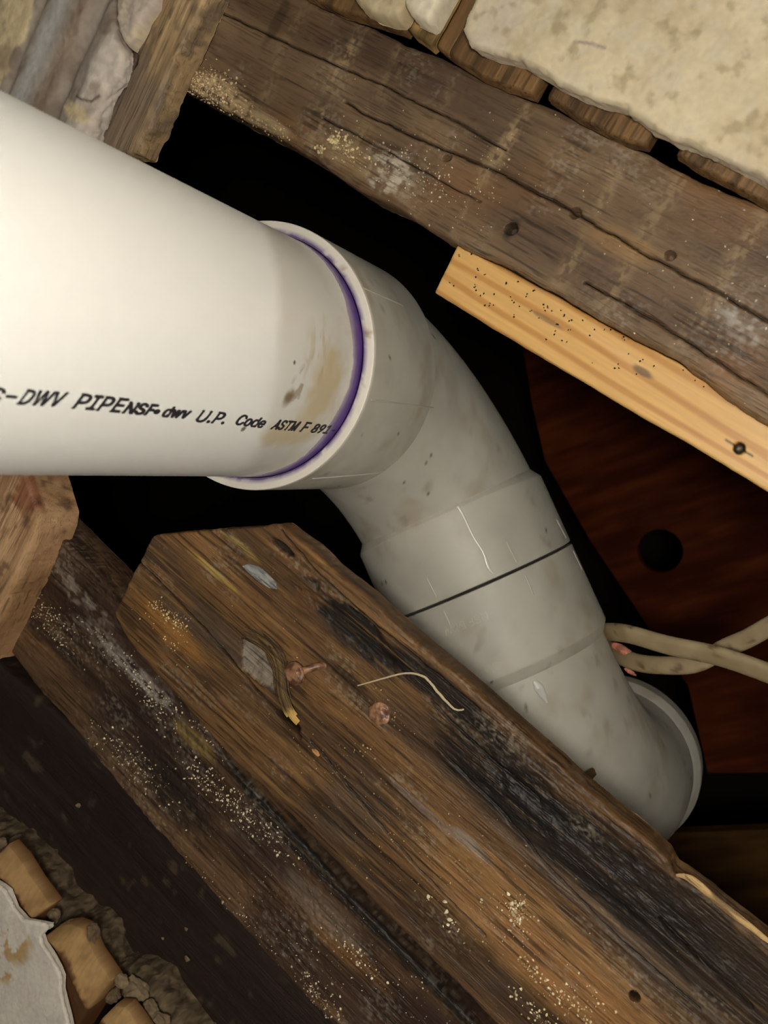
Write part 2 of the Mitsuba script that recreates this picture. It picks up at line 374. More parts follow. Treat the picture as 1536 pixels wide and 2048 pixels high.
def joist_color(P, z, h):
    broad, streak, fine = grain(P, 11)
    c = lerp(lin(92, 70, 51), lin(124, 101, 76), sstep(.25, .75, broad))
    c = lerp(c, lin(134, 94, 54), .5 * sstep(.5, .75, noise2(P, 14, 22, 31, 4)))
    c = lerp(c, lin(66, 54, 46), .55 * sstep(.5, .72, noise2(P, 18, 30, 32, 4)))
    # dust that lay between the laths: bands across the grain
    for px, py, s in stripes:
        d = np.abs(P[:, 0] - at(px, py, JOIST_DZ)[0] + .05 * (P[:, 1] - at(px, py, JOIST_DZ)[1]) + (noise2(P, 60, 40, 33, 4) - .5) * .009)
        m = np.exp(-(d / .0038) ** 2) * s * sstep(.30, .58, noise2(P, 120, 70, 34, 5))
        c = lerp(c, lin(158, 136, 102), .9 * m * sstep(.34, .60, noise2(P, 560, 420, 36, 4)))
    c = lerp(c, lin(160, 150, 136), .32 * dust(P, 35, 60, 40, .50, .72))
    c = lerp(c, lin(178, 152, 112), .9 * blob(P, 440, 195, 21, 7, JOIST_DZ, 71) * sstep(.3, .55, noise2(P, 480, 480, 70, 3)))
    c = lerp(c, lin(172, 150, 115), .7 * blob(P, 540, 250, 14, 3.5, JOIST_DZ, 74))
    c = lerp(c, lin(190, 178, 160), .85 * blob(P, 775, 345, 13, 8, JOIST_DZ, 72) * sstep(.36, .6, noise2(P, 380, 480, 79, 4)))
    c = lerp(c, lin(150, 125, 90), .6 * blob(P, 700, 315, 16, 6, JOIST_DZ, 73))
    c = lerp(c, lin(150, 116, 72), .5 * blob(P, 1240, 490, 16, 5, JOIST_DZ, 75))
    c = lerp(c, lin(168, 160, 150), .8 * blob(P, 1480, 645, 9, 5, JOIST_DZ, 76) * sstep(.4, .62, noise2(P, 420, 520, 78, 3)))
    c = lerp(c, lin(40, 32, 26), .75 * blob(P, 1022, 458, 3, 5, JOIST_DZ, 77))
    c = lerp(c, lin(60, 48, 34), .6 * blob(P, 555, 40, 12, 3, JOIST_DZ, 78, ang=90))
    c = c * (.72 + .34 * streak + .24 * fine)[:, None]
    c = fibres(c, P, 11, .22, .12, (140, 122, 98))
    dark = np.zeros(len(P))
    for k, (L, w, dp) in enumerate(JC):
        dark = np.maximum(dark, crack(P, L, w, 500 + k * 5))
    return lerp(c, lin(26, 19, 14), .9 * dark)

low = ats([(200, 78), (350, 167), (426, 207), (519, 254), (625, 317), (710, 377), (773, 402), (858, 457), (921, 492), (1029, 539), (1163, 615), (1252, 669), (1364, 727), (1408, 763), (1453, 798), (1536, 852)], JOIST_DZ)
low = np.vstack([[-0.50, low[0, 1] - .002], low, [[low[-1, 0] + .20, low[-1, 1] + .002]]])
high = ats([(560, -35), (638, 3), (731, 46), (807, 84), (879, 110), (942, 140), (1061, 198), (1190, 252), (1297, 305), (1397, 360), (1536, 412)], JOIST_DZ)
high = np.vstack([[-0.50, high[0, 1] + .002], high, [low[-1, 0], high[-1, 1]]])
board('joist', low, high, JOIST_DZ, .030, 'old_wood', joist_color, joist_relief, pitch=.00046, edge=.004, rough_edge=.0012, seed=3)
lab('joist', 'broad old dark timber running under the plaster edge, long crack and dust bands across it', 'joist')
crumbs('sawdust', [(420, 180, 13, 5, 0, 700, .35, 1.5), (540, 255, 8, 2.5, 0, 120, .3, 1.0)], 'joist', lin(196, 172, 132), 1, 'tan heap of wood crumbs at the upper left end of the cracked joist')
crumbs('sawdust_001', [(690, 292, 6, 3, 0, 110, .4, 2.0), (670, 280, 2.5, 1.5, 0, 25, .8, 2.2), (640, 298, 2, 1, 0, 20, .6, 1.8)], 'joist', lin(216, 196, 150), 2, 'cluster of pale yellowish crumbs low on the cracked joist above the white pipe')
crumbs('sawdust_002', [(800, 330, 13, 6, 0, 160, .25, 1.1), (860, 370, 8, 5, 0, 70, .25, 1.0), (960, 390, 5, 10, 0, 70, .2, .9), (1160, 390, 40, 12, 0, 90, .2, .9), (1440, 620, 14, 9, 0, 60, .2, 1.0)], 'joist', lin(210, 198, 176), 3, 'fine whitish dust specks scattered over the middle and right of the cracked joist')

# ------------------------------------------------------------------ laths and plaster at the top right
def lath_color(seed, a=(146, 112, 70), b=(78, 56, 36)):
    def f(P, z, h):
        Q = P[:, ::-1]
        broad, streak, fine = grain(Q, seed)
        c = lerp(lin(*b), lin(*a), sstep(.3, .7, .6 * broad + .4 * streak))
        c = lerp(c, lin(52, 38, 26), .7 * sstep(.55, .72, noise2(P, 70, 60, seed + 9, 4)))
        return c * (.7 + .55 * fine)[:, None]
    return f
def lath_relief(seed, amp=1.0):
    def f(P):
        broad, streak, fine = grain(P[:, ::-1], seed)
        return amp * ((streak - .5) * .0007 + (broad - .5) * .0012)
    return f

def lath(key, left, right_, front, dz=-.013, far=.36, thick=.008, seed=1, colors=None, pitch=.0006, zfun=None):
    """a lath along y; left / right_: its x, front: broken end as world xy points from left to right"""
    back_ = np.array([[left, far], [right_, far]])
    n = len(front)
    w = abs(right_ - left)
    d = np.r_[np.arange(0, .02, pitch), np.linspace(.02, abs(far - np.mean(front[:, 1])), 14)]
    vs = d / d[-1]
    board(key, front, back_, dz, thick, 'lath_wood', colors or lath_color(seed), lath_relief(seed), pitch=pitch, edge=.0018, rough_edge=.0010, seed=seed, vs=vs, zfun=zfun)

LD = -.013
ends = [[(560, -38), (629, 0), (700, 27), (760, 46), (807, 60)],
        [(893, 108), (960, 150), (1010, 170), (1066, 190)],
        [(1092, 192), (1150, 232), (1210, 262), (1262, 284), (1294, 290)],
        [(1354, 306), (1400, 338), (1470, 372), (1536, 408), (1600, 438)]]
names = ['sawn lath end with ragged dark edge under the small plaster lumps at the top', 'lath end between the two dark gaps below the corner of the cream plaster',
         'longest clear lath end showing under the cream plaster, gap at either side', 'lath end at the right edge of the picture under the cream plaster']
for k, (e, t) in enumerate(zip(ends, names)):
    key = 'lath' if k == 0 else f'lath_{k:03d}'
    w = ats(e, LD)
    lath(key, w[0, 0] + .002, w[-1, 0] - .001, w, LD, seed=20 + k, colors=lath_color(20 + k, (132, 100, 62), (62, 44, 28)))
    lab(key, t, 'lath', 'broken lath ends along the cracked joist')

PD = 0.0
def plaster_relief(seed, rough=1.0):
    def f(P):
        return rough * ((noise2(P, 45, 45, seed, 4) - .5) * .0022 + (noise2(P, 300, 300, seed + 1, 4) - .5) * .0012)
    return f
def cream_color(P, z, h):
    c = lerp(lin(200, 184, 152), lin(218, 204, 172), sstep(.3, .7, noise2(P, 60, 60, 41, 4)))
    c = lerp(c, lin(202, 191, 177), .7 * sstep(.48, .66, noise2(P, 28, 28, 42, 4)))
    c = lerp(c, lin(160, 144, 110), .6 * sstep(.54, .72, noise2(P, 210, 210, 43, 5)))
    c = lerp(c, lin(210, 200, 178), .5 * sstep(.56, .72, noise2(P, 160, 160, 45, 5)))
    c = lerp(c, lin(128, 104, 118), .6 * np.exp(-(poly_dist(P, ats([(1160, 84), (1185, 88), (1210, 97)], 0)) / .0006) ** 2))
    side = sstep(-.0016, -.005, z)
    return lerp(c, lin(186, 172, 150), side) * (.9 + .2 * noise2(P, 700, 700, 44, 2))[:, None]
edgeR = ats([(921, 52), (926, 70), (940, 84), (983, 103), (1010, 108), (1037, 116), (1060, 131), (1095, 152), (1157, 184), (1200, 196), (1256, 211), (1297, 250), (1330, 262), (1351, 276), (1417, 297), (1480, 330), (1536, 366), (1600, 392), (1750, 455), (2300, 700)], 0)
slab('plaster_slab', np.vstack([edgeR, [[edgeR[-1, 0], .50], [edgeR[0, 0], .50]]]), PD, .0125, 'dry_matter', cream_color, plaster_relief(41), window=(-.24, .05, .02, .21), seed=6)
lab('plaster_slab', 'large cream plaster slab with broken lower edge in the top right corner', 'plaster')

def chunk_color(a, b, seed):
    def f(P, z, h):
        c = lerp(lin(*a), lin(*b), sstep(.3, .7, noise2(P, 90, 90, seed, 4)))
        return c * (.82 + .36 * noise2(P, 600, 600, seed + 1, 3))[:, None]
    return f
A1 = ats([(688, -40), (702, -8), (716, 8), (745, 22), (772, 32), (792, 34), (800, 26)], -.001)
board('plaster_chunk', A1, np.array([[A1[0, 0], .30], [A1[-1, 0], .30]]), -.001, .0115, 'dry_matter', chunk_color((186, 168, 134), (200, 184, 150), 51), plaster_relief(51, 1.4), edge=.004, rough_edge=.0016, seed=8, vs=np.r_[np.arange(0, .035, .0007), np.linspace(.036, .2, 14)] / .2, pitch=.0006)
lab('plaster_chunk', 'rounded tan plaster lump, left of the two small ones at the top edge', 'plaster')
A2 = ats([(806, -8), (808, 8), (818, 24), (834, 34), (850, 40), (860, 34)], 0)
board('plaster_chunk_001', A2, np.array([[A2[0, 0], .30], [A2[-1, 0] , .30]]), 0, .0125, 'dry_matter', chunk_color((214, 202, 174), (226, 216, 192), 53), plaster_relief(53, 1.4), edge=.004, rough_edge=.0012, seed=9, vs=np.r_[np.arange(0, .035, .0007), np.linspace(.036, .2, 14)] / .2, pitch=.0006)
lab('plaster_chunk_001', 'small whitish plaster lump beside the gap left of the large cream slab', 'plaster')
w = ats([(812, 52), (822, 66), (840, 78), (858, 92), (866, 86)], -.014)
lath('lath_004', w[0, 0], w[-1, 0], w, -.014, seed=27, colors=lath_color(27, (190, 158, 100), (120, 90, 50)))
lab('lath_004', 'short pale yellow split lath tip between the two plaster lumps at the top', 'lath')
w = ats([(872, 92), (884, 104), (900, 116)], -.017)
lath('lath_005', w[0, 0], w[-1, 0] + .006, w, -.0165, seed=28, thick=.005, colors=lath_color(28, (120, 90, 56), (66, 46, 30)))
lab('lath_005', 'narrow dark lath sliver just right of the black hole at the top', 'lath')

# ------------------------------------------------------------------ upper left: mortar, lath and strip
def mortar_relief(P):
    q = P[:, 0] + (noise2(P, 30, 18, 61, 3) - .5) * .006
    x1, x2, x3 = at(135, 100)[0], at(190, 60)[0], at(30, 60)[0]
    g = -.0045 * np.exp(-((q - at(150, 110)[0]) / .004) ** 2) + .0022 * np.exp(-((q - at(205, 110)[0]) / .005) ** 2) - .002 * np.exp(-((q - at(52, 70)[0]) / .0025) ** 2)
    rough = sstep(at(95, 110)[0] - .002, at(105, 110)[0], q)
    return g + (noise2(P, 60, 40, 62, 5) - .5) * (.001 + .0045 * rough) + (noise2(P, 420, 420, 63, 3) - .5) * .0008
def mortar_color(P, z, h):
    q = P[:, 0] + (noise2(P, 40, 25, 61, 3) - .5) * .008
    X = lambda px, py: at(px, py)[0]
    c = np.tile(lin(150, 138, 124), (len(P), 1))
    c = lerp(c, lin(176, 172, 166), np.exp(-((q - X(85, 80)) / .0055) ** 2))
    c = lerp(c, lin(150, 128, 108), .85 * np.exp(-((q - X(125, 90)) / .0035) ** 2))
    c = lerp(c, lin(118, 108, 98), .8 * np.exp(-((q - X(155, 100)) / .003) ** 2))
    c = lerp(c, lin(196, 184, 170), sstep(X(185, 100), X(205, 100), q))
    c = lerp(c, lin(206, 186, 146), sstep(X(48, 60), X(40, 60), q + (noise2(P, 120, 120, 65, 4) - .5) * .012) * sstep(-.062, -.052, P[:, 1] - at(0, 0)[1] + .04 ))
    c = lerp(c, lin(214, 194, 150), .85 * blob(P, 150, 222, 9, 5, 0, 66))
    c = lerp(c, lin(112, 94, 80), .55 * sstep(.56, .7, noise2(P, 90, 55, 67, 5)))
    crack = np.exp(-(poly_dist(P, ats([(150, 190), (165, 200), (182, 203), (196, 190)], 0)) / .0006) ** 2)
    c = lerp(c, lin(60, 48, 40), .8 * crack)
    return c * (.74 + .52 * noise2(P, 500, 330, 64, 4))[:, None]
e = ats([(205, -60), (220, -5), (226, 55), (236, 90), (238, 108), (228, 150), (206, 178), (192, 215), (176, 258), (150, 330), (120, 400)], 0)
slab('plaster_slab_001', np.vstack([e[::-1], [[-.62, e[0, 1]], [-.62, e[-1, 1]]]]), -.001, .012, 'dry_matter', mortar_color, mortar_relief, edge=.004, rough=.0022, window=(-.45, -.06, -.30, .08), seed=12)
lab('plaster_slab_001', 'rough grey plaster with trowelled ridges in the top left corner above the white pipe', 'plaster')
A3 = ats([(226, -40), (232, 20), (236, 62), (244, 82), (251, 91)], .0005)
B3 = ats([(312, -40), (304, 8), (284, 38), (268, 72), (253, 92)], .0005)
board('plaster_chunk_002', A3, B3, .0005, .0125, 'dry_matter', chunk_color((192, 178, 146), (182, 168, 154), 56), plaster_relief(56, 1.6), edge=.0035, rough_edge=.0012, seed=13, pitch=.0006)
lab('plaster_chunk_002', 'pointed loose plaster piece beyond the crack at the top left', 'plaster')

def strip_color(seed, a, b, dirt):
    def f(P, z, h):
        Q = P[:, ::-1]
        broad, streak, fine = grain(Q, seed)
        c = lerp(lin(*b), lin(*a), sstep(.3, .68, .55 * broad + .45 * streak))
        c = lerp(c, lin(*dirt), .85 * sstep(.47, .60, noise2(P, 90, 45, seed + 4, 5)))
        c = lerp(c, lin(112, 96, 80), .8 * sstep(.026, -.002, P[:, 1] + (noise2(P, 90, 90, seed + 7, 4) - .5) * .03) * sstep(.4, .6, noise2(P, 60, 40, seed + 6, 4) + .1)) if dirt[0] < 120 else c
        return c * (.72 + .5 * fine)[:, None]
    return f
A4 = ats([(322, -30), (300, 24), (268, 88), (262, 124), (242, 172), (218, 222), (200, 262), (180, 300)], -.004)
B4 = ats([(412, -30), (398, 2), (374, 62), (350, 116), (334, 148), (318, 182), (306, 214), (286, 258), (266, 300)], -.004)
board('lath_006', A4, B4, -.006, .0145, 'lath_wood', jf=(170, 170), color=strip_color(30, (176, 148, 108), (126, 103, 74), (100, 85, 68)), relief=lath_relief(30, 2.0), pitch=.0006, edge=.003, rough_edge=.0034, seed=14)
lab('lath_006', 'light brown rough lath crossing the joist end at the top left', 'lath')
A5 = ats([(316, -30), (296, 22), (266, 86), (250, 128), (236, 156), (214, 196), (196, 254), (176, 300)], -.010)
B5 = ats([(328, -30), (306, 24), (280, 88), (268, 126), (252, 170), (228, 220), (210, 262), (188, 306)], -.010)
board('lath_007', A5, B5, -.0105, .009, 'lath_wood', strip_color(33, (112, 84, 58), (70, 50, 36), (60, 44, 32)), lath_relief(33, 1.2), pitch=.0006, edge=.0015, rough_edge=.001, seed=15)
lab('lath_007', 'thin dark sliver of lath between grey plaster and the light brown lath', 'lath')

# ------------------------------------------------------------------ new pine strip beside the joist
PINE = -.0285
def pine_color(P, z, h):
    Q = np.column_stack([P[:, 0], P[:, 1] + .0022 * (noise2(P, 14, 14, 81, 2) - .5)])
    b = .5 + .5 * np.sin(Q[:, 1] * 900 + 2.2 * noise2(Q, 5, 60, 82, 3) * 6)
    c = lerp(lin(216, 172, 106), lin(188, 132, 70), .8 * sstep(.55, .98, b))
    c = lerp(c, lin(226, 184, 134), .6 * sstep(.5, .7, noise2(P, 20, 90, 83, 3)))
    c = lerp(c, lin(88, 74, 60), .75 * blob(P, 1284, 742, 4.5, 1.6, PINE, 84))
    c = lerp(c, lin(120, 96, 66), .6 * blob(P, 1095, 640, 6, 1.0, PINE, 85))
    c = lerp(c, lin(26, 20, 16), blob(P, 1478, 897, 1.9, 2.2, PINE, 86, .2))
    c = lerp(c, lin(30, 22, 16), .9 * np.exp(-(poly_dist(P, ats([(1452, 880), (1478, 896), (1505, 912)], PINE)) / .0004) ** 2))
    c = lerp(c, lin(150, 128, 100), .5 * sstep(-.0305, -.034, z))
    return c * (.9 + .2 * noise2(P, 60, 1400, 87, 3))[:, None]
def pine_relief(P):
    h = (noise2(P, 30, 500, 88, 3) - .5) * .00022
    d = np.linalg.norm(P - at(1478, 897, PINE)[:2], axis=1) * 1000
    return h - .004 * sstep(2.4, 1.2, d + (noise2(P, 600, 600, 89, 2) - .5) * 1.2)
pa = ats([(915, 487), (1029, 546), (1163, 620), (1252, 672), (1364, 727), (1453, 790), (1536, 846)], PINE)
pb = ats([(868, 584), (957, 640), (1051, 697), (1163, 763), (1274, 829), (1386, 893), (1536, 984)], PINE)
pa = np.vstack([pa, pa[-1] + [.2, .004]]); pb = np.vstack([pb, pb[-1] + [.2, .004]])
board('pine_strip', pa, pb, PINE, .016, 'new_wood', pine_color, pine_relief, pitch=.00045, edge=.0016, rough_edge=.0003, seed=16)
lab('pine_strip', 'clean yellow pine strip with black specks and a small knot hole along the joist', 'wood strip')
rng = np.random.default_rng(44)
V, F, C, n = [], [], [], 0
ico = trimesh.creation.icosphere(subdivisions=1)
speck_px = [(956, 540), (951, 556), (970, 548), (950, 571), (1012, 563), (1036, 565), (1056, 583), (1047, 593), (1066, 581), (985, 591), (963, 590), (1022, 595), (1035, 612), (1030, 606), (1090, 612), (1096, 610), (1085, 618), (1106, 618), (1133, 634), (1138, 641), (1114, 649), (1132, 659), (1028, 636), (1067, 620), (1076, 632), (970, 607), (978, 609), (988, 610), (1179, 669), (1194, 656), (1214, 661), (1220, 662), (1246, 673), (1249, 677), (1278, 719), (1288, 719), (1311, 726), (1255, 706), (1235, 732), (1231, 736), (1268, 753), (1184, 730), (1370, 745), (1391, 759), (1403, 772), (1129, 683), (1095, 678), (1113, 666), (951, 577), (895, 567), (908, 570), (920, 508), (942, 504), (1120, 620), (1163, 641), (1126, 630)]
for px, py in speck_px:
    for _ in range(rng.integers(1, 3)):
        xy = at(px + rng.normal(0, 3.0), py + rng.normal(0, 2.5), PINE)[:2]
        if SURF['pine_strip'][0].query(xy)[0] > .0007: continue
        z = height('pine_strip', xy)[0]
        v = np.array(ico.vertices) * rng.uniform(.2, .46, (1, 3)) * .001 * [1, 1, .5]
        V.append(v + [xy[0], xy[1], z]); F.append(np.array(ico.faces) + n); n += len(v); C.append(np.tile(lin(34, 30, 24), (len(v), 1)))
scene['pine_strip__speck'] = mikit.ply((np.vstack(V), np.vstack(F)), 'dry_matter', smooth=False, color=np.vstack(C))
lab('pine_strip__speck', 'scattered black specks of dirt', kind='stuff')

# ------------------------------------------------------------------ the two rotten timbers at the bottom
BD = -.020
b_px = [(303, 1070), (430, 1058), (555, 1049), (618, 1094), (657, 1133), (735, 1195), (802, 1258), (892, 1332), (962, 1391), (1021, 1445), (1119, 1531), (1173, 1582), (1250, 1645), (1300, 1685), (1335, 1717), (1352, 1748), (1379, 1764), (1536, 1888)]
c_px = [(228, 1225), (250, 1268), (280, 1316), (329, 1366), (374, 1418), (433, 1482), (476, 1528), (573, 1622), (690, 1746), (808, 1866), (900, 1956), (990, 2046)]
bA, bB = ats(b_px, BD), ats(c_px, BD)
bA = np.vstack([bA, bA[-1] + [.20, -.004]]); bB = np.vstack([bB, bB[-1] + [.29, -.006]])
bcr = [ats(L, BD) for L in ([(270, 1118), (330, 1175), (400, 1250), (470, 1330), (540, 1410), (600, 1475)], [(560, 1060), (640, 1150), (740, 1240), (850, 1330), (960, 1420)],
                            [(620, 1480), (720, 1600), (830, 1730), (900, 1800), (970, 1870)], [(860, 1400), (960, 1500), (1080, 1600)], [(1320, 1840), (1420, 1940), (1500, 2010)],
                            [(870, 1490), (1000, 1620), (1100, 1740), (1240, 1880), (1400, 2020)])]
def beam_relief(P):
    broad, streak, fine = grain(P, 91, .006)
    h = (broad - .5) * .0034 + (streak - .5) * .0010 + (fine - .5) * .0004
    for k, (L, w, dp) in enumerate(zip(bcr, (.0006, .0005, .0005, .0005, .0009, .0005), (.0024, .0012, .0014, .0014, .0026, .0012))):
        h -= dp * crack(P, L, w, 540 + 5 * k)
    h -= .0020 * patch(P, FACET, BD, 93) + .004 * blob(P, 575, 1440, 6, 2, BD, 94) + .003 * blob(P, 565, 1095, 6, 1.6, BD, 95)
    h -= .0018 * blob(P, 700, 1250, 26, 7, BD, 96)
    h -= .005 * blob(P, 1268, 1992, 1.7, 1.6, BD, 97, .2)
    h += .0016 * (noise2(P, 300, 300, 98, 4) - .5) * blob(P, 1150, 1640, 60, 16, BD, 99)
    return h
def beam_color(P, z, h):
    broad, streak, fine = grain(P, 91, .006)
    c = lerp(lin(74, 54, 38), lin(126, 90, 54), sstep(.28, .72, broad))
    c = lerp(c, lin(150, 112, 62), .45 * sstep(.55, .75, streak))
    c = lerp(c, lin(80, 68, 58), .55 * sstep(.48, .66, noise2(P, 16, 40, 101, 4)))
    c = lerp(c, lin(158, 108, 56), .7 * blob(P, 340, 1260, 24, 7, BD, 102))
    c = lerp(c, lin(134, 94, 54), .5 * blob(P, 330, 1170, 20, 6, BD, 103))
    c = lerp(c, lin(158, 116, 70), .65 * blob(P, 1060, 1870, 62, 17, BD, 104))
    c = lerp(c, lin(164, 112, 66), .5 * blob(P, 1130, 1960, 50, 10, BD, 105))
    c = lerp(c, lin(170, 140, 72), .75 * blob(P, 425, 1140, 16, 2.2, BD, 106))
    c = lerp(c, lin(176, 146, 80), .6 * blob(P, 480, 1090, 12, 1.8, BD, 107))
    # black mould
    c = lerp(c, lin(24, 21, 19), .94 * blob(P, 700, 1255, 30, 9, BD, 96))
    c = lerp(c, lin(25, 21, 19), .92 * blob(P, 900, 1400, 42, 7, BD, 108))
    c = lerp(c, lin(22, 19, 17), .95 * blob(P, 1000, 1560, 34, 11, BD, 109))
    c = lerp(c, lin(24, 20, 18), .92 * blob(P, 1190, 1720, 60, 15, BD, 110))
    c = lerp(c, lin(36, 28, 23), .8 * blob(P, 1420, 1900, 50, 18, BD, 111))
    c = lerp(c, lin(104, 84, 66), .7 * blob(P, 1220, 1850, 55, 3.5, BD, 112))
    # bare and stained places
    c = lerp(c, lin(104, 70, 40), .6 * blob(P, 615, 1200, 7, 6, BD, 116))
    c = lerp(c, lin(150, 138, 122), .85 * patch(P, FACET, BD, 93) * sstep(.1, .6, noise2(P, 500, 200, 117, 3)))
    c = lerp(c, lin(150, 134, 118), .75 * blob(P, 945, 1690, 10, 2.5, BD, 113))
    c = lerp(c, lin(128, 112, 104), .5 * blob(P, 850, 1620, 20, 2, BD, 114))
    c = lerp(c, lin(186, 172, 146), .22 * dust(P, 115, 40, 90, .54, .74))
    c = lerp(c, lin(24, 18, 14), .9 * blob(P, 1268, 1992, 2, 2, BD, 97, .25))
    c = lerp(c, lin(22, 18, 15), .9 * blob(P, 565, 1095, 7, 1.6, BD, 95))
    c = lerp(c, lin(22, 18, 15), .9 * blob(P, 575, 1440, 6, 2, BD, 94))
    c = fibres(c * [.95, 1.0, 1.07] * (.46 + .66 * streak + .40 * fine)[:, None], P, 91, .6, .32, (150, 116, 68))
    dark = np.zeros(len(P))
    for k, L in enumerate(bcr):
        dark = np.maximum(dark, crack(P, L, .0006, 540 + 5 * k))
    return lerp(c, lin(20, 15, 11), .8 * dark)
board('timber', bA, bB, BD, .014, 'damp_wood', beam_color, beam_relief, pitch=.00044, edge=.0022, rough_edge=.0012, seed=21)
lab('timber', 'rotten brown timber with black mould and two nails, right of the two along the bottom', 'timber')

TD = -.0355
t_px = [(40, 985), (110, 1060), (190, 1140), (300, 1275), (372, 1384), (418, 1464), (458, 1527), (548, 1625), (664, 1756), (787, 1883), (875, 1973), (965, 2063)]
u_px = [(-70, 1170), (0, 1274), (75, 1378), (130, 1434), (179, 1500), (240, 1570), (300, 1646), (390, 1744), (464, 1830), (542, 1916), (593, 1971), (663, 2049)]
tA, tB = ats(t_px, TD), ats(u_px, TD)
tA = np.vstack([tA[0] - [.10, 0], tA, tA[-1] + [.26, -.006]]); tB = np.vstack([tB[0] - [.07, -.004], tB, tB[-1] + [.34, -.010]])
def timber_relief(P):
    broad, streak, fine = grain(P, 121, .008)
    h = (broad - .5) * .0040 + (streak - .5) * .0012 + (fine - .5) * .0004
    h += .0024 * (noise2(P, 260, 260, 122, 4) - .5) * sstep(.4, .6, noise2(P, 20, 40, 123, 3))
    h += .0016 * blob(P, 270, 1330, 24, 4, TD, 124)
    return h
def timber_color(P, z, h):
    broad, streak, fine = grain(P, 121, .008)
    c = lerp(lin(66, 48, 36), lin(112, 84, 58), sstep(.3, .7, broad))
    c = lerp(c, lin(58, 42, 36), .7 * sstep(.5, .66, noise2(P, 22, 45, 126, 4)))
    c = lerp(c, lin(176, 164, 150), .85 * blob(P, 255, 1330, 36, 5, TD, 124) * sstep(.34, .58, noise2(P, 260, 480, 125, 4)))
    c = lerp(c, lin(160, 146, 130), .6 * blob(P, 150, 1180, 30, 6, TD, 127) * sstep(.4, .6, noise2(P, 200, 420, 135, 4)))
    c = lerp(c, lin(142, 116, 60), .7 * blob(P, 385, 1480, 16, 5, TD, 128))
    c = lerp(c, lin(132, 96, 62), .6 * blob(P, 80, 1300, 24, 6, TD, 129))
    c = lerp(c, lin(146, 104, 62), .6 * blob(P, 690, 1900, 26, 6, TD, 130))
    c = lerp(c, lin(126, 108, 90), .6 * blob(P, 640, 1820, 24, 8, TD, 131))
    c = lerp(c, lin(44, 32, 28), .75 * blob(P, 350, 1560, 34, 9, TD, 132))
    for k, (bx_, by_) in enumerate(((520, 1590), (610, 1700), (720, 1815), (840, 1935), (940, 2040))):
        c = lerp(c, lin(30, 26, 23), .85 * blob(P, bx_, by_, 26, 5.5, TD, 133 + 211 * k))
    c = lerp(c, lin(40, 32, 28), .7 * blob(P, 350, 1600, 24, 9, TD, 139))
    c = lerp(c, lin(180, 166, 144), .26 * dust(P, 134, 40, 70, .48, .68))
    return fibres(c * [.88, .90, .95] * (.52 + .56 * streak + .40 * fine)[:, None], P, 121, .5, .25, (140, 116, 84))
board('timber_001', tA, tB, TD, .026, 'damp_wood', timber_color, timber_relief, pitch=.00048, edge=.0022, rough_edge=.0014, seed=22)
lab('timber_001', 'dusty dark timber, left of the two along the bottom, under the nailed one', 'timber')

tb = [(345, 1235, 7, 2.6, 0, 130, .3, 1.1), (320, 1218, 4, 1.2, 0, 20, .4, 1.2), (330, 1275, 14, 4, 0, 50, .25, .8)]
crumbs('sawdust_003', tb, 'timber', lin(242, 220, 170), 11, 'yellowish crumbs on the orange patch at the top end of the nailed timber')
crumbs('sawdust_004', [(1030, 1815, 3.5, 3, 30, 60, .4, 1.7), (1040, 1840, 3, 4, 40, 50, .3, 1.4), (898, 1838, 5, 2.5, 0, 16, .7, 2.4), (965, 1800, 1, 1, 0, 3, .8, 1.6)], 'timber', lin(242, 228, 194), 12, 'whitish crumbs in a hooked line on the lower middle of the nailed timber')
crumbs('sawdust_005', [(1120, 1990, 14, 2.6, 0, 150, .3, 1.4), (1075, 2030, 8, 2, 0, 70, .4, 1.6), (1180, 1995, 10, 4, 0, 30, .3, 1.2)], 'timber', lin(240, 220, 178), 13, 'pale crumbs in streaks at the bottom edge on the nailed timber')
crumbs('sawdust_006', [(820, 1720, 50, 12, 0, 160, .2, .8), (700, 1600, 30, 12, 0, 80, .2, .8), (1000, 1780, 60, 16, 0, 120, .2, .8), (560, 1300, 30, 14, 0, 40, .2, .7), (730, 1500, 3, 2, 0, 8, .4, 1.2), (780, 1420, 6, 3, 0, 40, .25, .8)], 'timber', lin(206, 180, 128), 14, 'tiny glinting wood grains sprinkled all over the nailed timber')
crumbs('sawdust_007', [(90, 1220, 10, 3, 0, 120, .3, 1.3), (110, 1270, 12, 3, 0, 80, .3, 1.1), (250, 1330, 24, 4, 0, 200, .25, 1.1), (310, 1400, 10, 4, 0, 120, .3, 1.3)], 'timber_001', lin(238, 222, 190), 15, 'grey white dust and crumbs on the upper end of the dusty timber')
crumbs('sawdust_008', [(270, 1530, 16, 6, 0, 220, .25, 1.2), (440, 1590, 18, 4, 0, 220, .3, 1.4), (520, 1650, 14, 4, 0, 120, .3, 1.5), (320, 1690, 20, 3, 0, 120, .25, 1.2), (430, 1460, 12, 4, 0, 120, .3, 1.3)], 'timber_001', lin(238, 222, 190), 16, 'scattered light crumbs on the dark middle of the dusty timber')
crumbs('sawdust_009', [(640, 1990, 10, 4, 0, 160, .25, 1.2), (720, 1920, 8, 3, 0, 60, .3, 1.4), (600, 1860, 30, 9, 0, 120, .2, .9), (800, 1960, 30, 9, 0, 90, .2, .9), (480, 1830, 18, 4, 0, 90, .2, 1.0)], 'timber_001', lin(238, 222, 190), 17, 'light crumbs on the lower end of the dusty timber')

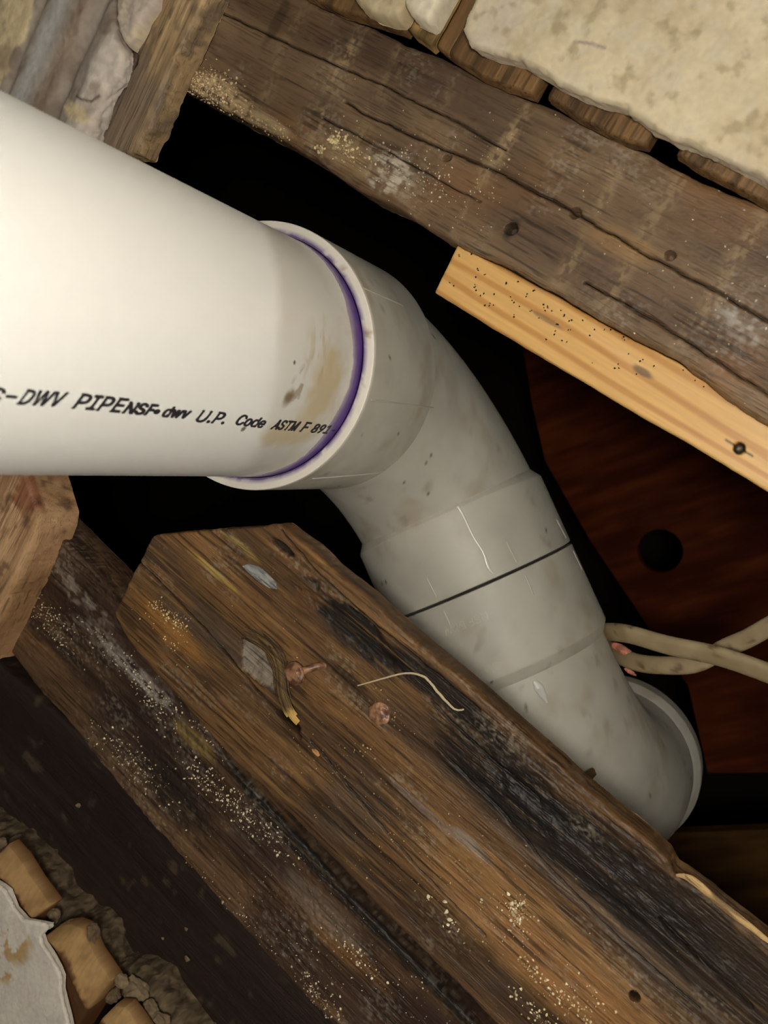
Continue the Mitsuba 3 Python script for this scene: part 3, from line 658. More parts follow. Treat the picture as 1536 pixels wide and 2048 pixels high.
# ---- nails, splinter, thread, paint on the right timber
def rust_color(v):
    n_ = fb(v * 420, 4, 7)
    return lerp(lin(96, 62, 42), lin(164, 122, 92), sstep(.35, .65, n_)) * (.6 + .7 * fb(v * 1200, 3, 8))[:, None]
def nail(key, px, py, r, lift, tilt, label, shank=None):
    c = at(px, py, BD + lift)
    prof = [(0, 0), (0, r * .9), (.0004, r), (.0016, r), (.0021, r * .90), (.0025, r * .62), (.0027, r * .3), (.0027, 0)]
    ax = np.array([tilt[0], tilt[1], 1.0])
    pr = np.array(prof[1:-1]); st_ = np.r_[0, np.cumsum(np.linalg.norm(np.diff(pr, axis=0), axis=1))]; uu = np.linspace(0, st_[-1], 26)
    v, f = lathe(np.column_stack([np.interp(uu, st_, pr[:, 0]), np.interp(uu, st_, pr[:, 1])]), c, ax, 40, closed=False)
    v = v + (fb(v * 330, 3, 5)[:, None] - .5) * .0016
    # close the two faces
    k = len(prof) - 2
    m = trimesh.Trimesh(v, np.vstack([f[:, [0, 1, 2]], f[:, [0, 2, 3]]]), process=False)
    top = trimesh.Trimesh(np.vstack([v[-40:], v[-40:].mean(0, keepdims=True)]), [[i, (i + 1) % 40, 40] for i in range(40)], process=False)
    bot = trimesh.Trimesh(np.vstack([v[:40], v[:40].mean(0, keepdims=True)]), [[(i + 1) % 40, i, 40] for i in range(40)], process=False)
    add(key + '__head', trimesh.util.concatenate([m, top, bot]), 'rusty', True, rust_color)
    if shank is not None:
        p = np.array([c + [0, 0, .0002], *shank])
        add(key + '__shank', sweep(smooth_line(p, 24), .0017, 16, True), 'rusty', True, rust_color)
    lab(key, label, 'nail')
q = at(652, 1330, BD - .0015); q2 = at(668, 1338, BD - .006)
nail('nail', 592, 1346, .0054, .0052, (-.12, -.10), 'large rusty nail head standing proud of the timber, bent shank beside the splinter', [at(618, 1338, BD + .0035), q, q2])
nail('nail_001', 762, 1426, .0052, -.0004, (.02, .05), 'brown nail head driven flush into the timber, below the white thread', [at(762, 1426, BD - .012)])

sp = np.array([at(488, 1262, BD + .0002), at(520, 1278, BD + .0010), at(548, 1305, BD + .0016), at(560, 1340, BD + .0018), at(563, 1380, BD + .0020), at(576, 1418, BD + .0026), at(596, 1446, BD + .0030)])
slivers, tones = [], []
ts = np.linspace(0, 1, 70)
t = np.linspace(0, 2 * np.pi, 18, endpoint=False)
for off, wid, cut, lift in ((0, .0017, 1.0, 0), (.0022, .0010, .95, .0005), (-.0021, .0011, .90, -.0003), (.0037, .0006, .80, -.0002), (-.0035, .0005, .62, -.0002)):
    q = sp.copy(); nrm_ = np.gradient(sp, axis=0)[:, :2]; nrm_ = np.column_stack([-nrm_[:, 1], nrm_[:, 0]]); nrm_ /= np.linalg.norm(nrm_, axis=1, keepdims=True)
    q[:, :2] += nrm_ * off; q[:, 2] += lift * np.linspace(0, 1, len(q))
    path = smooth_line(q, 70)[:int(70 * cut)]
    u_ = np.linspace(0, 1, len(path))
    rad = wid * np.interp(u_, [0, .12, .5, .92, 1], [.15, .8, 1.1, 1.1, .9])
    m = sweep(path, rad, shape=np.column_stack([np.cos(t), .14 * np.sin(t)]), closed_ends=True, ref=[0, 0, 1.0])
    m.vertices = m.vertices + (fb(np.array(m.vertices) * [260, 260, 1800], 3, 9)[:, None] - .5) * .0010
    k_ = np.arange(len(m.vertices)); strand = nz(np.column_stack([(k_ % 18) * .9, (k_ // 18) * .05, np.full(len(k_), off * 900)]), 17)
    tones.append(strand); slivers.append(m)
m = trimesh.util.concatenate(slivers)
def splinter_color(v):
    P = v[:, :2]
    s = np.linalg.norm(P - at(596, 1446, BD)[:2], axis=1) * 1000
    c = lerp(lin(62, 46, 30), lin(118, 95, 60), sstep(.25, .75, np.concatenate(tones)))
    c = lerp(c, lin(216, 176, 102), sstep(9, 5, s + (noise2(P, 800, 800, 142, 2) - .5) * 4))
    return c
add('timber__splinter', m, 'old_wood', True, splinter_color)
lab('timber__splinter', 'raised curved splinter with a pale broken end')
sp = np.array([at(1352, 1751, BD - .001), at(1379, 1757, BD + .0004), at(1420, 1790, BD - .0004), at(1480, 1838, BD - .001), at(1540, 1888, BD - .002), at(1640, 1968, BD - .003)])
m = sweep(smooth_line(sp, 60), np.interp(np.linspace(0, 1, 60), [0, .1, .8, 1], [.0006, .0017, .0014, .0008]), shape=np.column_stack([np.cos(t), .6 * np.sin(t)]), closed_ends=True)
add('timber__splinter_001', m, 'old_wood', True, lin(198, 164, 112))
lab('timber__splinter_001', 'pale splinter split from the right edge')
ch = ats([(486, 1132), (498, 1128), (516, 1133), (536, 1148), (552, 1166), (554, 1178), (540, 1176), (520, 1164), (500, 1148)], BD)
pg = Polygon(ch).buffer(.0004).buffer(-.0002)
pts = np.array([p for p in np.random.default_rng(5).uniform(ch.min(0), ch.max(0), (2600, 2)) if pg.contains(Point(p))])
ring = np.array(pg.segmentize(.0005).exterior.coords)[:-1]
from scipy.spatial import Delaunay
allp = np.vstack([ring, pts]); tri = Delaunay(allp).simplices
tri = np.array([s for s in tri if pg.contains(Point(allp[s].mean(0)))])
zz = height('timber', allp) + np.r_[np.full(len(ring), -.0002), np.full(len(pts), .0004)] + (noise2(allp, 500, 900, 145, 3) - .5) * .0005
add('timber__paint_spot', trimesh.Trimesh(np.column_stack([allp, zz]), tri, process=False), 'old_wood', True, lambda v: lerp(lin(120, 122, 122), lin(158, 158, 154), sstep(.4, .6, noise2(v[:, :2], 200, 700, 146, 3))))
lab('timber__paint_spot', 'small oval spot of grey paint')
th = [(716, 1371), (744, 1363), (783, 1352), (822, 1346), (857, 1359), (877, 1385), (896, 1404), (908, 1416), (927, 1418)]
th = smooth_line(np.array([at(x, y, BD) for x, y in th]), 80)
th[:, 2] = np.convolve(np.pad(height('timber', th[:, :2]), 6, 'edge'), np.ones(13) / 13, 'valid') + .0006
th += (fb(th * 500, 2, 3)[:, None] - .5) * [.0008, .0008, .0003]
add('thread', sweep(th, np.interp(np.linspace(0, 1, 80), [0, .5, .8, 1], [.0003, .0005, .0007, .0004]), 8, True), 'dry_matter', True, lin(196, 180, 146))
lab('thread', 'curved whitish thread lying on the black mould of the nailed timber', 'thread')
m = lump(at(632, 1505, BD + .0012), [.0024, .0011, .0008], 4, 1.0, 2)
add('wood_chip', m, 'old_wood', False, lin(206, 152, 92))
lab('wood_chip', 'small orange chip of wood lying on the middle of the nailed timber', 'chip')

# ------------------------------------------------------------------ block at the left edge
KD = -.012
kA = ats([(40, 905), (55, 952), (70, 1000), (78, 1027), (74, 1056), (49, 1121), (25, 1172), (0, 1225), (-50, 1330)], KD)
kB = kA + [-.055, 0]; kB[:, 1] = np.linspace(kA[0, 1], kA[-1, 1], len(kA))
def block_color(P, z, h):
    broad, streak, fine = grain(P[:, ::-1], 151)
    c = lerp(lin(150, 112, 78), lin(190, 152, 112), sstep(.3, .7, broad))
    c = lerp(c, lin(126, 70, 44), .8 * blob(P, 55, 990, 9, 11, KD, 152))
    c = lerp(c, lin(78, 54, 38), .7 * sstep(.56, .7, noise2(P, 120, 90, 153, 5)))
    return c * (.66 + .6 * fine)[:, None]
board('wood_block', kA, kB, KD, .029, 'lath_wood', block_color, lath_relief(151, 2.2), pitch=.0006, edge=.005, rough_edge=.0016, seed=24)
lab('wood_block', 'reddish tan wood block at the left edge, just below the white pipe', 'wood block')

# ------------------------------------------------------------------ lower left: plaster, laths, mortar lumps, dark plank
QD = -.062
def plank_color(P, z, h):
    broad, streak, fine = grain(P, 161)
    c = lerp(lin(42, 30, 27), lin(56, 43, 38), sstep(.3, .7, broad))
    c = lerp(c, lin(96, 80, 62), .6 * sstep(.60, .74, noise2(P, 90, 90, 162, 5)))
    return c * (.7 + .5 * fine)[:, None]
gA = ats([(-120, 1395), (0, 1500), (140, 1640), (290, 1790), (420, 1915), (560, 2045), (700, 2180)], QD) + [0, .05]
gB = gA + [0, -.21]
board('plank', gA, gB, QD, .018, 'old_wood', plank_color, lambda P: (noise2(P, 20, 200, 163, 4) - .5) * .0012, pitch=.0009, edge=.004, rough_edge=.0012, seed=25)
lab('plank', 'dark brown plank below the dusty timber at the lower left, a few crumbs on it', 'plank')

def lower_plaster_color(P, z, h):
    c = lerp(lin(226, 217, 205), lin(238, 230, 216), sstep(.3, .7, noise2(P, 70, 70, 171, 4)))
    c = lerp(c, lin(196, 160, 102), .9 * np.maximum(blob(P, 28, 1888, 11, 11, 0, 172), blob(P, 0, 1935, 9, 9, 0, 173)) * sstep(.44, .54, noise2(P, 170, 170, 174, 5)))
    return c * (.86 + .28 * noise2(P, 800, 800, 175, 3))[:, None]
lp = ats([(-160, 1690), (-60, 1738), (0, 1772), (13, 1782), (26, 1819), (47, 1842), (70, 1846), (96, 1850), (97, 1862), (78, 1872), (84, 1890), (98, 1910), (112, 1936), (121, 1958), (120, 1986), (128, 2015), (136, 2050), (150, 2110)], 0)
slab('plaster_slab_002', np.vstack([lp, [[lp[-1, 0], -.70], [lp[0, 0], -.70]]]), 0, .0045, 'dry_matter', lower_plaster_color, plaster_relief(171, .7), edge=.0015, rough=.0012, window=(-.24, -.50, -.08, -.36), seed=26)
lab('plaster_slab_002', 'white plaster with an ochre stain in the lower left corner', 'plaster')

def stub(key, outer, inner, seed, label, a=(182, 148, 102), b=(150, 116, 76), drop=.009, back_y=-.55):
    """lath stub with a sloping sawn end: outer = far edge of the cut (towards the hole), inner = its edge at the plaster"""
    o, i = ats(outer, -.016), ats(inner, -.008)
    us = np.linspace(0, 1, 60)
    a_, i_ = resample(o, us), resample(i, us)
    far = i_.copy(); far[:, 1] = back_y
    L1 = np.linalg.norm(a_ - i_, axis=1).mean()
    v1 = np.linspace(0, 1, 26)
    P = np.concatenate([a_[None] * (1 - v1[:, None, None]) + i_[None] * v1[:, None, None], (i_[None] * .75 + far[None] * .25), far[None]])
    zt = np.concatenate([-.008 - drop * np.clip((1 - v1 - .30) / .70, 0, 1) ** .9, [-.0082, -.0082]])
    nv, nu = P.shape[:2]
    flat = P.reshape(-1, 2)
    rings = noise2(flat, 120, 120, seed, 3)
    z = Z0 + np.repeat(zt, nu) + (noise2(flat, 260, 260, seed + 1, 3) - .5) * .0012
    e = np.tile(np.minimum(us, 1 - us), nv) * np.linalg.norm(np.diff(i_, axis=0), axis=1).sum()
    z -= .0015 * (1 - np.sqrt(np.maximum(1 - np.clip(1 - e / .002, 0, 1) ** 2, 0)))
    V = np.column_stack([flat, z])
    col = lerp(lin(*b), lin(*a), sstep(.3, .7, rings))
    s = np.sin((flat[:, 0] + .35 * flat[:, 1]) * 2200 + 14 * rings)
    col = lerp(col, lin(150, 108, 64), .45 * sstep(.2, .95, s) * noise2(flat, 90, 90, seed + 8, 3))
    old = np.r_[np.repeat(v1, nu), np.ones(2 * nu)] + (noise2(flat, 300, 300, seed + 6, 3) - .5) * .3
    col = lerp(col, lin(92, 62, 38), sstep(.62, .74, old))
    col = col * (.85 + .3 * noise2(flat, 900, 900, seed + 3, 3))[:, None]
    idx = np.arange(nv * nu).reshape(nv, nu)
    Q = [np.stack([idx[:-1, :-1], idx[:-1, 1:], idx[1:, 1:], idx[1:, :-1]], -1).reshape(-1, 4)]
    Vs, Cs, base = [V], [col], nv * nu
    zb = Z0 - .008 - drop - .008
    for loop in (idx[0], idx[-1][::-1], idx[:, 0][::-1], idx[:, -1]):
        r = V[loop].copy(); r[:, 2] = np.minimum(zb, r[:, 2] - .001);
        cur = base + np.arange(len(loop)); base += len(loop)
        Q.append(np.stack([loop[:-1], cur[:-1], cur[1:], loop[1:]], -1)); Vs.append(r); Cs.append(np.tile(lin(110, 74, 44), (len(r), 1)))
    scene[key] = mikit.ply((np.vstack(Vs), np.vstack(Q)), 'dry_matter', smooth=40 if False else True, color=np.clip(np.vstack(Cs), .002, .95))
    lab(key, label, 'lath', 'sawn lath stubs at the lower left plaster')
stub('lath_008', [(12, 1690), (36, 1716), (66, 1765), (100, 1811)], [(-30, 1738), (2, 1770), (32, 1806), (60, 1844)], 31, 'sawn lath stub with a dark peg hole, topmost of three beside the lower left plaster')
stub('lath_009', [(110, 1856), (136, 1853), (158, 1862), (180, 1912), (216, 1966)], [(88, 1876), (104, 1904), (132, 1956), (152, 2004), (168, 2036)], 32, 'middle sawn lath stub with ridged face beside the lower left plaster', drop=.011)
stub('lath_010', [(226, 2014), (248, 2016), (264, 2036), (300, 2090)], [(198, 2044), (214, 2070), (232, 2100), (262, 2150)], 33, 'lowest sawn lath stub with a small nail hole at the bottom edge')

lumps = [(4, 1684, 4, 3, 'bit of grey mortar at the left edge above the topmost lath stub'), (70, 1748, 10, 3.6, 'flat grey mortar crumb on the outer side of the topmost lath stub'), (40, 1722, 5, 2.4, 'small grey mortar bit at the head of the topmost lath stub'),
         (108, 1828, 5, 4, 'grey mortar lump in the gap between the first two lath stubs'), (182, 1868, 6.5, 6, 'angular grey beige mortar stone beside the middle lath stub'), (146, 1852, 4.5, 2.6, 'small yellowish mortar bit at the head of the middle lath stub'),
         (166, 1893, 3, 2.5, 'little mortar crumb under the angular stone'), (205, 1948, 6, 3.6, 'dark mortar lump at the foot of the middle lath stub'), (272, 1982, 8, 6.5, 'biggest round grey mortar lump at the lower left'),
         (300, 2016, 6, 5, 'grey mortar lump right of the lowest lath stub'), (226, 1992, 4.5, 4.5, 'mortar lump between the middle and the lowest lath stub'), (242, 1962, 5, 4, 'mortar lump just above the biggest round one'), (320, 2045, 9, 6, 'mortar lump at the bottom edge right of the lath stubs')]
def ridge_relief(P):
    return (noise2(P, 110, 110, 181, 4) - .5) * .011 + (noise2(P, 420, 420, 182, 3) - .5) * .0042
def ridge_color(P, z, h):
    c = lerp(lin(70, 58, 45), lin(124, 107, 84), sstep(.3, .7, noise2(P, 230, 230, 183, 4)))
    return c * (.3 + 1.2 * noise2(P, 620, 620, 184, 3))[:, None]
ra = ats([(-80, 1625), (10, 1690), (50, 1727), (86, 1766), (98, 1800), (116, 1818), (144, 1842), (170, 1852), (192, 1872), (196, 1906), (214, 1944), (260, 1950), (303, 1974), (318, 2008), (346, 2044), (420, 2150)], -.040)
rb = ats([(-110, 1650), (-20, 1725), (20, 1770), (56, 1800), (64, 1830), (84, 1850), (112, 1880), (138, 1890), (160, 1915), (162, 1950), (180, 1984), (226, 1996), (262, 2020), (276, 2050), (300, 2090), (370, 2200)], -.040)
board('mortar_ridge', ra, rb, -.040, .022, 'dry_matter', ridge_color, ridge_relief, pitch=.0007, edge=.008, rough_edge=.0040, jf=(240, 240), seed=27)
lab('mortar_ridge', 'ridge of crumbled brown grey mortar along the broken lath ends at the lower left', 'rubble', None, 'stuff')
def mortar_tone(seed):
    base = [lin(128, 110, 88), lin(112, 94, 74), lin(140, 122, 96)][seed % 3]
    return lambda v: base * (.55 + .9 * fb(v * 500, 4, seed))[:, None]
for k, (px, py, a, b, text) in enumerate(lumps):
    key = 'mortar_lump' if k == 0 else f'mortar_lump_{k:03d}'
    ang = math.radians(-10)
    m = stone([a * .001, b * .001, b * .0009], 60 + k)
    R = trimesh.transformations.rotation_matrix(ang, [0, 0, 1]); m.apply_transform(R)
    dz = -.024 if k not in (8, 9, 12) else -.034
    m.apply_translation(at(px, py, dz))
    add(key, m, 'dry_matter', True, mortar_tone(60 + k))
    lab(key, text, 'mortar')
crumbs('rubble', [(270, 1985, 14, 7, 0, 260, .6, 3.2), (210, 1920, 10, 4, 0, 90, .5, 2.4), (130, 1840, 8, 3, 0, 60, .5, 2.0), (340, 2030, 20, 6, 0, 120, .4, 1.8), (60, 1750, 14, 3, 0, 60, .5, 1.8)], 'plank', lin(120, 106, 90), 21, 'brown grey rubble grains heaped on the dark plank beside the lath stubs')
for k, (px, py, s, text) in enumerate([(158, 1610, 1.6, 'pale crumb on the dark plank below the dusty timber, nearest the top'), (376, 1917, 1.6, 'ochre crumb on the dark plank, lower of the two at its middle'), (374, 1857, 1.1, 'small pale crumb on the dark plank, upper of the two at its middle'),
                                       (131, 1757, 1.2, 'grey crumb on the dark plank right of the topmost lath stub'), (326, 1876, .9, 'tiny grey crumb on the dark plank left of the ochre one')]):
    key = 'crumb' if k == 0 else f'crumb_{k:03d}'
    xy = at(px, py, QD)
    add(key, trimesh.Trimesh(np.array((m := stone([s * .0013, s * .0010, s * .0008], 80 + k)).vertices) + [xy[0], xy[1], height('plank', xy[:2])[0] + s * .0005], m.faces, process=False), 'dry_matter', True, mortar_tone(80 + k))
    lab(key, text, 'crumb')

# ------------------------------------------------------------------ white pipe
C1 = CAM + np.array([-0.2195348, -0.07599178, -0.34360462])       # centre of the first hub's rim
C2 = CAM + np.array([-0.1058369, -0.14883922, -0.52196997])       # centre of the joint between the two fittings
A2 = np.array([0.8460045, -0.52912852, -0.06556982]); A2 /= np.linalg.norm(A2)
DOWN = np.array([0, 0, -1.0])
R = .0570
RH = .0635
def face_frame(): return frame_of(DOWN)
def pipe_hit(px, py, r=R):
    """(height above the rim, angle) of the point of the pipe that the photograph shows there"""
    d = M @ np.array([(px - 768) / FOCAL, (1024 - py) / FOCAL, -1.0])
    o = CAM - C1
    a, b, c = d[0] ** 2 + d[1] ** 2, 2 * (o[0] * d[0] + o[1] * d[1]), o[0] ** 2 + o[1] ** 2 - r * r
    disc = max(b * b - 4 * a * c, 0)
    p = o + d * ((-b - math.sqrt(disc)) / (2 * a))
    return p[2], math.atan2(p[1], p[0])
def cyl(s, th, r=R):
    s, th = np.asarray(s), np.asarray(th)
    return np.stack([C1[0] + r * np.cos(th), C1[1] + r * np.sin(th), C1[2] + s], -1)
PIPE_TOP = .33
ns, nt = 340, 700
ss = np.r_[np.linspace(-.040, -.002, 6), np.linspace(-.001, .085, 190), np.linspace(.087, PIPE_TOP, 60)]
th = np.linspace(-np.pi, np.pi, nt + 1)[:-1]
S, TH = np.meshgrid(ss, th, indexing='ij')
outer = cyl(S.ravel(), TH.ravel())
inner = cyl(S.ravel(), TH.ravel(), R - .0055)
def pipe_color(s, t):
    P = np.column_stack([s, t * R])
    c = np.tile(lin(228, 227, 221), (len(s), 1))
    def pb(px, py, ra, rc, seed, sharp=.5):
        s0, t0 = pipe_hit(px, py)
        r = np.sqrt(((s - s0) / ra) ** 2 + ((t - t0) * R / rc) ** 2) + (noise2(P, 110, 110, seed, 5) - .5) * 1.6
        return sstep(1 + sharp, 1 - sharp, r)
    c = lerp(c, lin(206, 184, 138), .75 * pb(645, 790, .012, .020, 201, .6))
    c = lerp(c, lin(200, 178, 130), .7 * pb(575, 870, .016, .006, 203, .6))
    c = lerp(c, lin(112, 88, 48), .85 * pb(578, 795, .0035, .0035, 204, .5))
    c = lerp(c, lin(140, 112, 70), .6 * pb(600, 770, .0055, .009, 205, .4) * sstep(.5, .62, noise2(P, 260, 260, 206, 4)))
    c = lerp(c, lin(190, 170, 130), .5 * pb(640, 700, .010, .012, 207) * sstep(.5, .65, noise2(P, 300, 120, 208, 4)))
    c = lerp(c, lin(70, 58, 46), .85 * pb(487, 858, .0014, .0012, 209, .3))
    c = lerp(c, lin(60, 50, 40), .8 * pb(589, 725, .0008, .0008, 210, .3))
    c = lerp(c, lin(196, 182, 150), .35 * sstep(.03, .012, s) * sstep(.45, .7, noise2(P, 70, 70, 211, 4)))
    return c
cols = pipe_color(S.ravel(), TH.ravel())
n1 = len(ss)
idx = np.arange(n1 * nt).reshape(n1, nt)
Q = lambda i, j: np.stack([i, np.roll(i, -1), np.roll(j, -1), j], -1)
F = [Q(idx[k], idx[k + 1]) for k in range(n1 - 1)] + [Q(idx[k + 1] + n1 * nt, idx[k] + n1 * nt) for k in range(n1 - 1)] + [Q(idx[-1], idx[-1] + n1 * nt), Q(idx[0] + n1 * nt, idx[0])]
scene['drain_pipe__tube'] = mikit.ply((np.vstack([outer, inner]), np.vstack(F)), 'plastic', smooth=True, color=np.vstack([cols, cols]))
lab('drain_pipe', 'thick white plastic drain pipe with black printing, rising out of the opening at left', 'pipe')
# purple primer round the socket
nb = 900
tt = np.linspace(-np.pi, np.pi, nb + 1)[:-1]
top = .0080 + .0040 * (nz(np.column_stack([np.cos(tt) * 3, np.sin(tt) * 3, tt * 0]), 4) - .5) + .0016 * (fb(np.column_stack([np.cos(tt) * 16, np.sin(tt) * 16, tt * 0]), 4, 5) - .5)
fr = np.array([-.002, .0, .25, .5, .7, .85, .95, 1.0])
Sx = np.where(fr[:, None] <= 0, fr[:, None], fr[:, None] * top[None])
rr = np.where(fr >= 1, R - .0002, R + .00025)[:, None] * np.ones((1, nb))
V = cyl(Sx.ravel(), np.tile(tt, len(fr)), rr.ravel())
idb = np.arange(len(fr) * nb).reshape(len(fr), nb)
Pn = np.column_stack([Sx.ravel(), np.tile(tt, len(fr)) * R])
cc = lerp(lin(74, 44, 118), lin(96, 66, 142), sstep(.3, .7, noise2(Pn, 300, 60, 221, 4)))
thin = np.repeat(sstep(.45, 1.0, fr), nb) * (.35 + .9 * noise2(Pn, 260, 45, 222, 4))
cc = lerp(cc, lin(176, 160, 178), np.clip(thin, 0, .9))
scene['drain_pipe__primer_band'] = mikit.ply((V, np.vstack([Q(idb[k], idb[k + 1]) for k in range(len(fr) - 1)])), 'plastic', smooth=True, color=cc)
lab('drain_pipe__primer_band', 'band of purple primer where the pipe enters the socket')

def print_on_pipe(key, text, p0, p1, px_h, bold=False, slant=.18):
    """black printing along the pipe: from p0 to p1 (its baseline), letters px_h pixels tall"""
    s0, t0 = pipe_hit(*p0); s1, t1 = pipe_hit(*p1)
    _, th_ = pipe_hit(p0[0], p0[1] - px_h)
    hgt = abs(th_ - t0) * R
    m = meshkit.text_mesh(text, 1.0, .04, bold)
    v = np.array(m.vertices)
    x0, x1 = v[:, 0].min(), v[:, 0].max()
    m = m.subdivide_to_size(.25) if False else m
    v = np.array(m.vertices)
    fx = (v[:, 0] - x0) / (x1 - x0)
    s = s0 + (s1 - s0) * fx + np.sign(s1 - s0) * slant * v[:, 1] * hgt
    t = t0 + (t1 - t0) * fx + np.sign(th_ - t0) * v[:, 1] * hgt / R
    r = R + .00028 + v[:, 2] / .04 * .00010
    P = np.column_stack([C1[0] + r * np.cos(t), C1[1] + r * np.sin(t), C1[2] + s])
    return trimesh.Trimesh(P, m.faces, process=False)
words = [('PVC', (-118, 793), (-4, 803), 30, True), ('-', (2, 803), (24, 805), 30, True), ('DWV', (32, 807), (116, 812), 31, True), ('PIPE', (142, 815), (238, 824), 31, True), ('NSF', (242, 825), (300, 830), 23, True), ('NSF', (243.6, 825), (301.6, 830), 23, True), ('NSF', (243, 824), (301, 829), 23, True), ('®', (302, 829), (313, 830), 12, True),
         ('dwv', (320, 832), (371, 836), 22, True), ('dwv', (321, 832), (372, 836), 22, True), ('U.P.', (387, 842), (446, 847), 24, True), ('Code', (467, 848), (523, 855), 21, True), ('ASTM', (540, 857), (588, 861), 20, True), ('F', (598, 862), (609, 863), 20, True), ('891-2', (619, 864), (676, 868), 18, True)]
add('drain_pipe__lettering', trimesh.util.concatenate([print_on_pipe(None, w_, a, b, h_, bo) for w_, a, b, h_, bo in words]), 'ink')
lab('drain_pipe__lettering', 'black printed words along the pipe')

# ------------------------------------------------------------------ the two grey elbows
GREY = lin(197, 193, 181)
def fit_color(seed, warm=0.0):
    def f(v):
        c = lerp(GREY * .92, GREY * 1.06, sstep(.3, .7, fb(v * 40, 4, seed)))
        c = lerp(c, lin(170, 152, 126), .45 * sstep(.52, .74, fb(v * 48, 6, seed + 1)))
        c = lerp(c, lin(140, 124, 102), .4 * sstep(.60, .78, fb(v * 110, 6, seed + 2)) * sstep(.5, .6, fb(v * 26, 3, seed + 4)))
        c = lerp(c, lin(70, 60, 50), .85 * sstep(.86, .88, fb(v * 520, 2, seed + 3)))
        return c
    return f
def elbow_path(p_in, d_in, corner, d_out, p_out, rad, n=60):
    """straight, arc of radius rad about the corner, straight"""
    ang = math.acos(np.clip(d_in @ d_out, -1, 1)); tl = rad * math.tan(ang / 2)
    a, b = corner - d_in * tl, corner + d_out * tl
    nrm = d_out - d_in * (d_in @ d_out); nrm /= np.linalg.norm(nrm)
    cen = a + nrm * rad
    arc = [cen + rad * (-nrm * math.cos(x) + d_in * math.sin(x)) for x in np.linspace(0, ang, n)]
    l1 = [p_in + (a - p_in) * x for x in np.linspace(0, 1, 12)[:-1]]
    l2 = [b + (p_out - b) * x for x in np.linspace(0, 1, 12)[1:]]
    return np.array(l1 + arc + l2)
def hub_profile(L, r_out=RH, r_in=.0577, depth=None, lip=.0008):
    """socket: s from 0 at its open face inwards to L"""
    depth = depth or L - .004
    return [(0, r_in + lip), (0, r_out - lip), (lip * .3, r_out - lip * .3), (lip, r_out), (L - .0042, r_out), (L - .0034, r_out - .0003), (L + .0026, r_out - .0043), (L + .0036, r_out - .0056), (L + .0005, r_in - .004), (depth, r_in - .004), (depth, r_in), (lip, r_in)]
def fine_profile(pr, step=.002):
    out = []
    for a, b in zip(pr, pr[1:] + pr[:1]):
        a, b = np.array(a), np.array(b); n = max(1, int(np.linalg.norm(b - a) / step))
        out += [tuple(a + (b - a) * k / n) for k in range(n)]
    return out

# first elbow: turns from the pipe's axis to the drain's
corner1 = C2 - A2 * .1353
p0 = C1 + DOWN * .079
BODY = .0588
path = elbow_path(C1 + DOWN * .050, DOWN, np.array([C1[0], C1[1], C1[2] - .1695]) * .5 + corner1 * .5, A2, C2 - A2 * .016, .112)
v, f = lathe(fine_profile(hub_profile(.080, depth=.045)), C1, DOWN, 260)
def hub1_color(v):
    c = fit_color(301)(v)
    rim = sstep(.003, .0005, np.abs(v[:, 2] - C1[2]))
    rad_ = np.hypot(v[:, 0] - C1[0], v[:, 1] - C1[1])
    c = lerp(c, lin(226, 220, 208), rim)  # rim brightened in colour, as the face turned to the light
    c = lerp(c, lin(150, 122, 86), .8 * rim * sstep(.66, .74, fb(v * 130, 4, 305)))
    c = lerp(c, lin(104, 78, 140), .9 * sstep(.0590, .0584, rad_ + (fb(v * 260, 3, 306) - .5) * .0012) * sstep(.006, .0, C1[2] - v[:, 2]))
    return c
def add_soft(key, mesh, mat, color, angle=35):
    """smooth except across sharp edges, with colours"""
    v, f, _ = meshkit.arrays(mesh, False)
    m = trimesh.graph.smooth_shade(trimesh.Trimesh(v, f, process=False), angle=math.radians(angle), facet_minarea=None)
    v2 = np.array(m.vertices)
    scene[key] = mikit.ply((v2, np.array(m.faces)), mat, smooth=True, color=np.clip(color(v2), .002, .95))
add_soft('pipe_elbow__hub', (v, f), 'worn_plastic', hub1_color)
lab('pipe_elbow__hub', 'deep socket, its rim painted lighter where it faces the light')
add('pipe_elbow__body', sweep(path, BODY, 220), 'worn_plastic', True, fit_color(311))
v, f = lathe(fine_profile(hub_profile(.049)), C2 - A2 * .0006, -A2, 220)
add_soft('pipe_elbow__hub_001', (v, f), 'worn_plastic', fit_color(321))
lab('pipe_elbow', 'grey plastic elbow with purple stained rim joining the white pipe', 'pipe fitting')

# second elbow: from the drain's axis down
corner2 = C2 + A2 * .1588
OUT = DOWN
v, f = lathe(fine_profile(hub_profile(.0549)), C2 + A2 * .0010, A2, 220)
add_soft('pipe_elbow_001__hub', (v, f), 'worn_plastic', fit_color(331))
path2 = elbow_path(C2 + A2 * .053, A2, corner2, OUT, corner2 + OUT * .112, .095)
add('pipe_elbow_001__body', sweep(path2, BODY, 220), 'worn_plastic', True, fit_color(341))
v, f = lathe(fine_profile(hub_profile(.018)), corner2 + OUT * .1185, -OUT, 220)
add_soft('pipe_elbow_001__hub_001', (v, f), 'worn_plastic', fit_color(351))
lab('pipe_elbow_001', 'grey plastic elbow lower down, turning away behind the nailed timber', 'pipe fitting')
def on_cyl(origin, axis, ang0, verts, r):
    """wrap (x along the circumference, y along the axis, z out) onto a cylinder"""
    a, u, w = frame_of(axis)
    t = ang0 + verts[:, 0] / r
    rr = r + verts[:, 2]
    return origin + verts[:, 1:2] * a + rr[:, None] * (np.cos(t)[:, None] * u + np.sin(t)[:, None] * w)
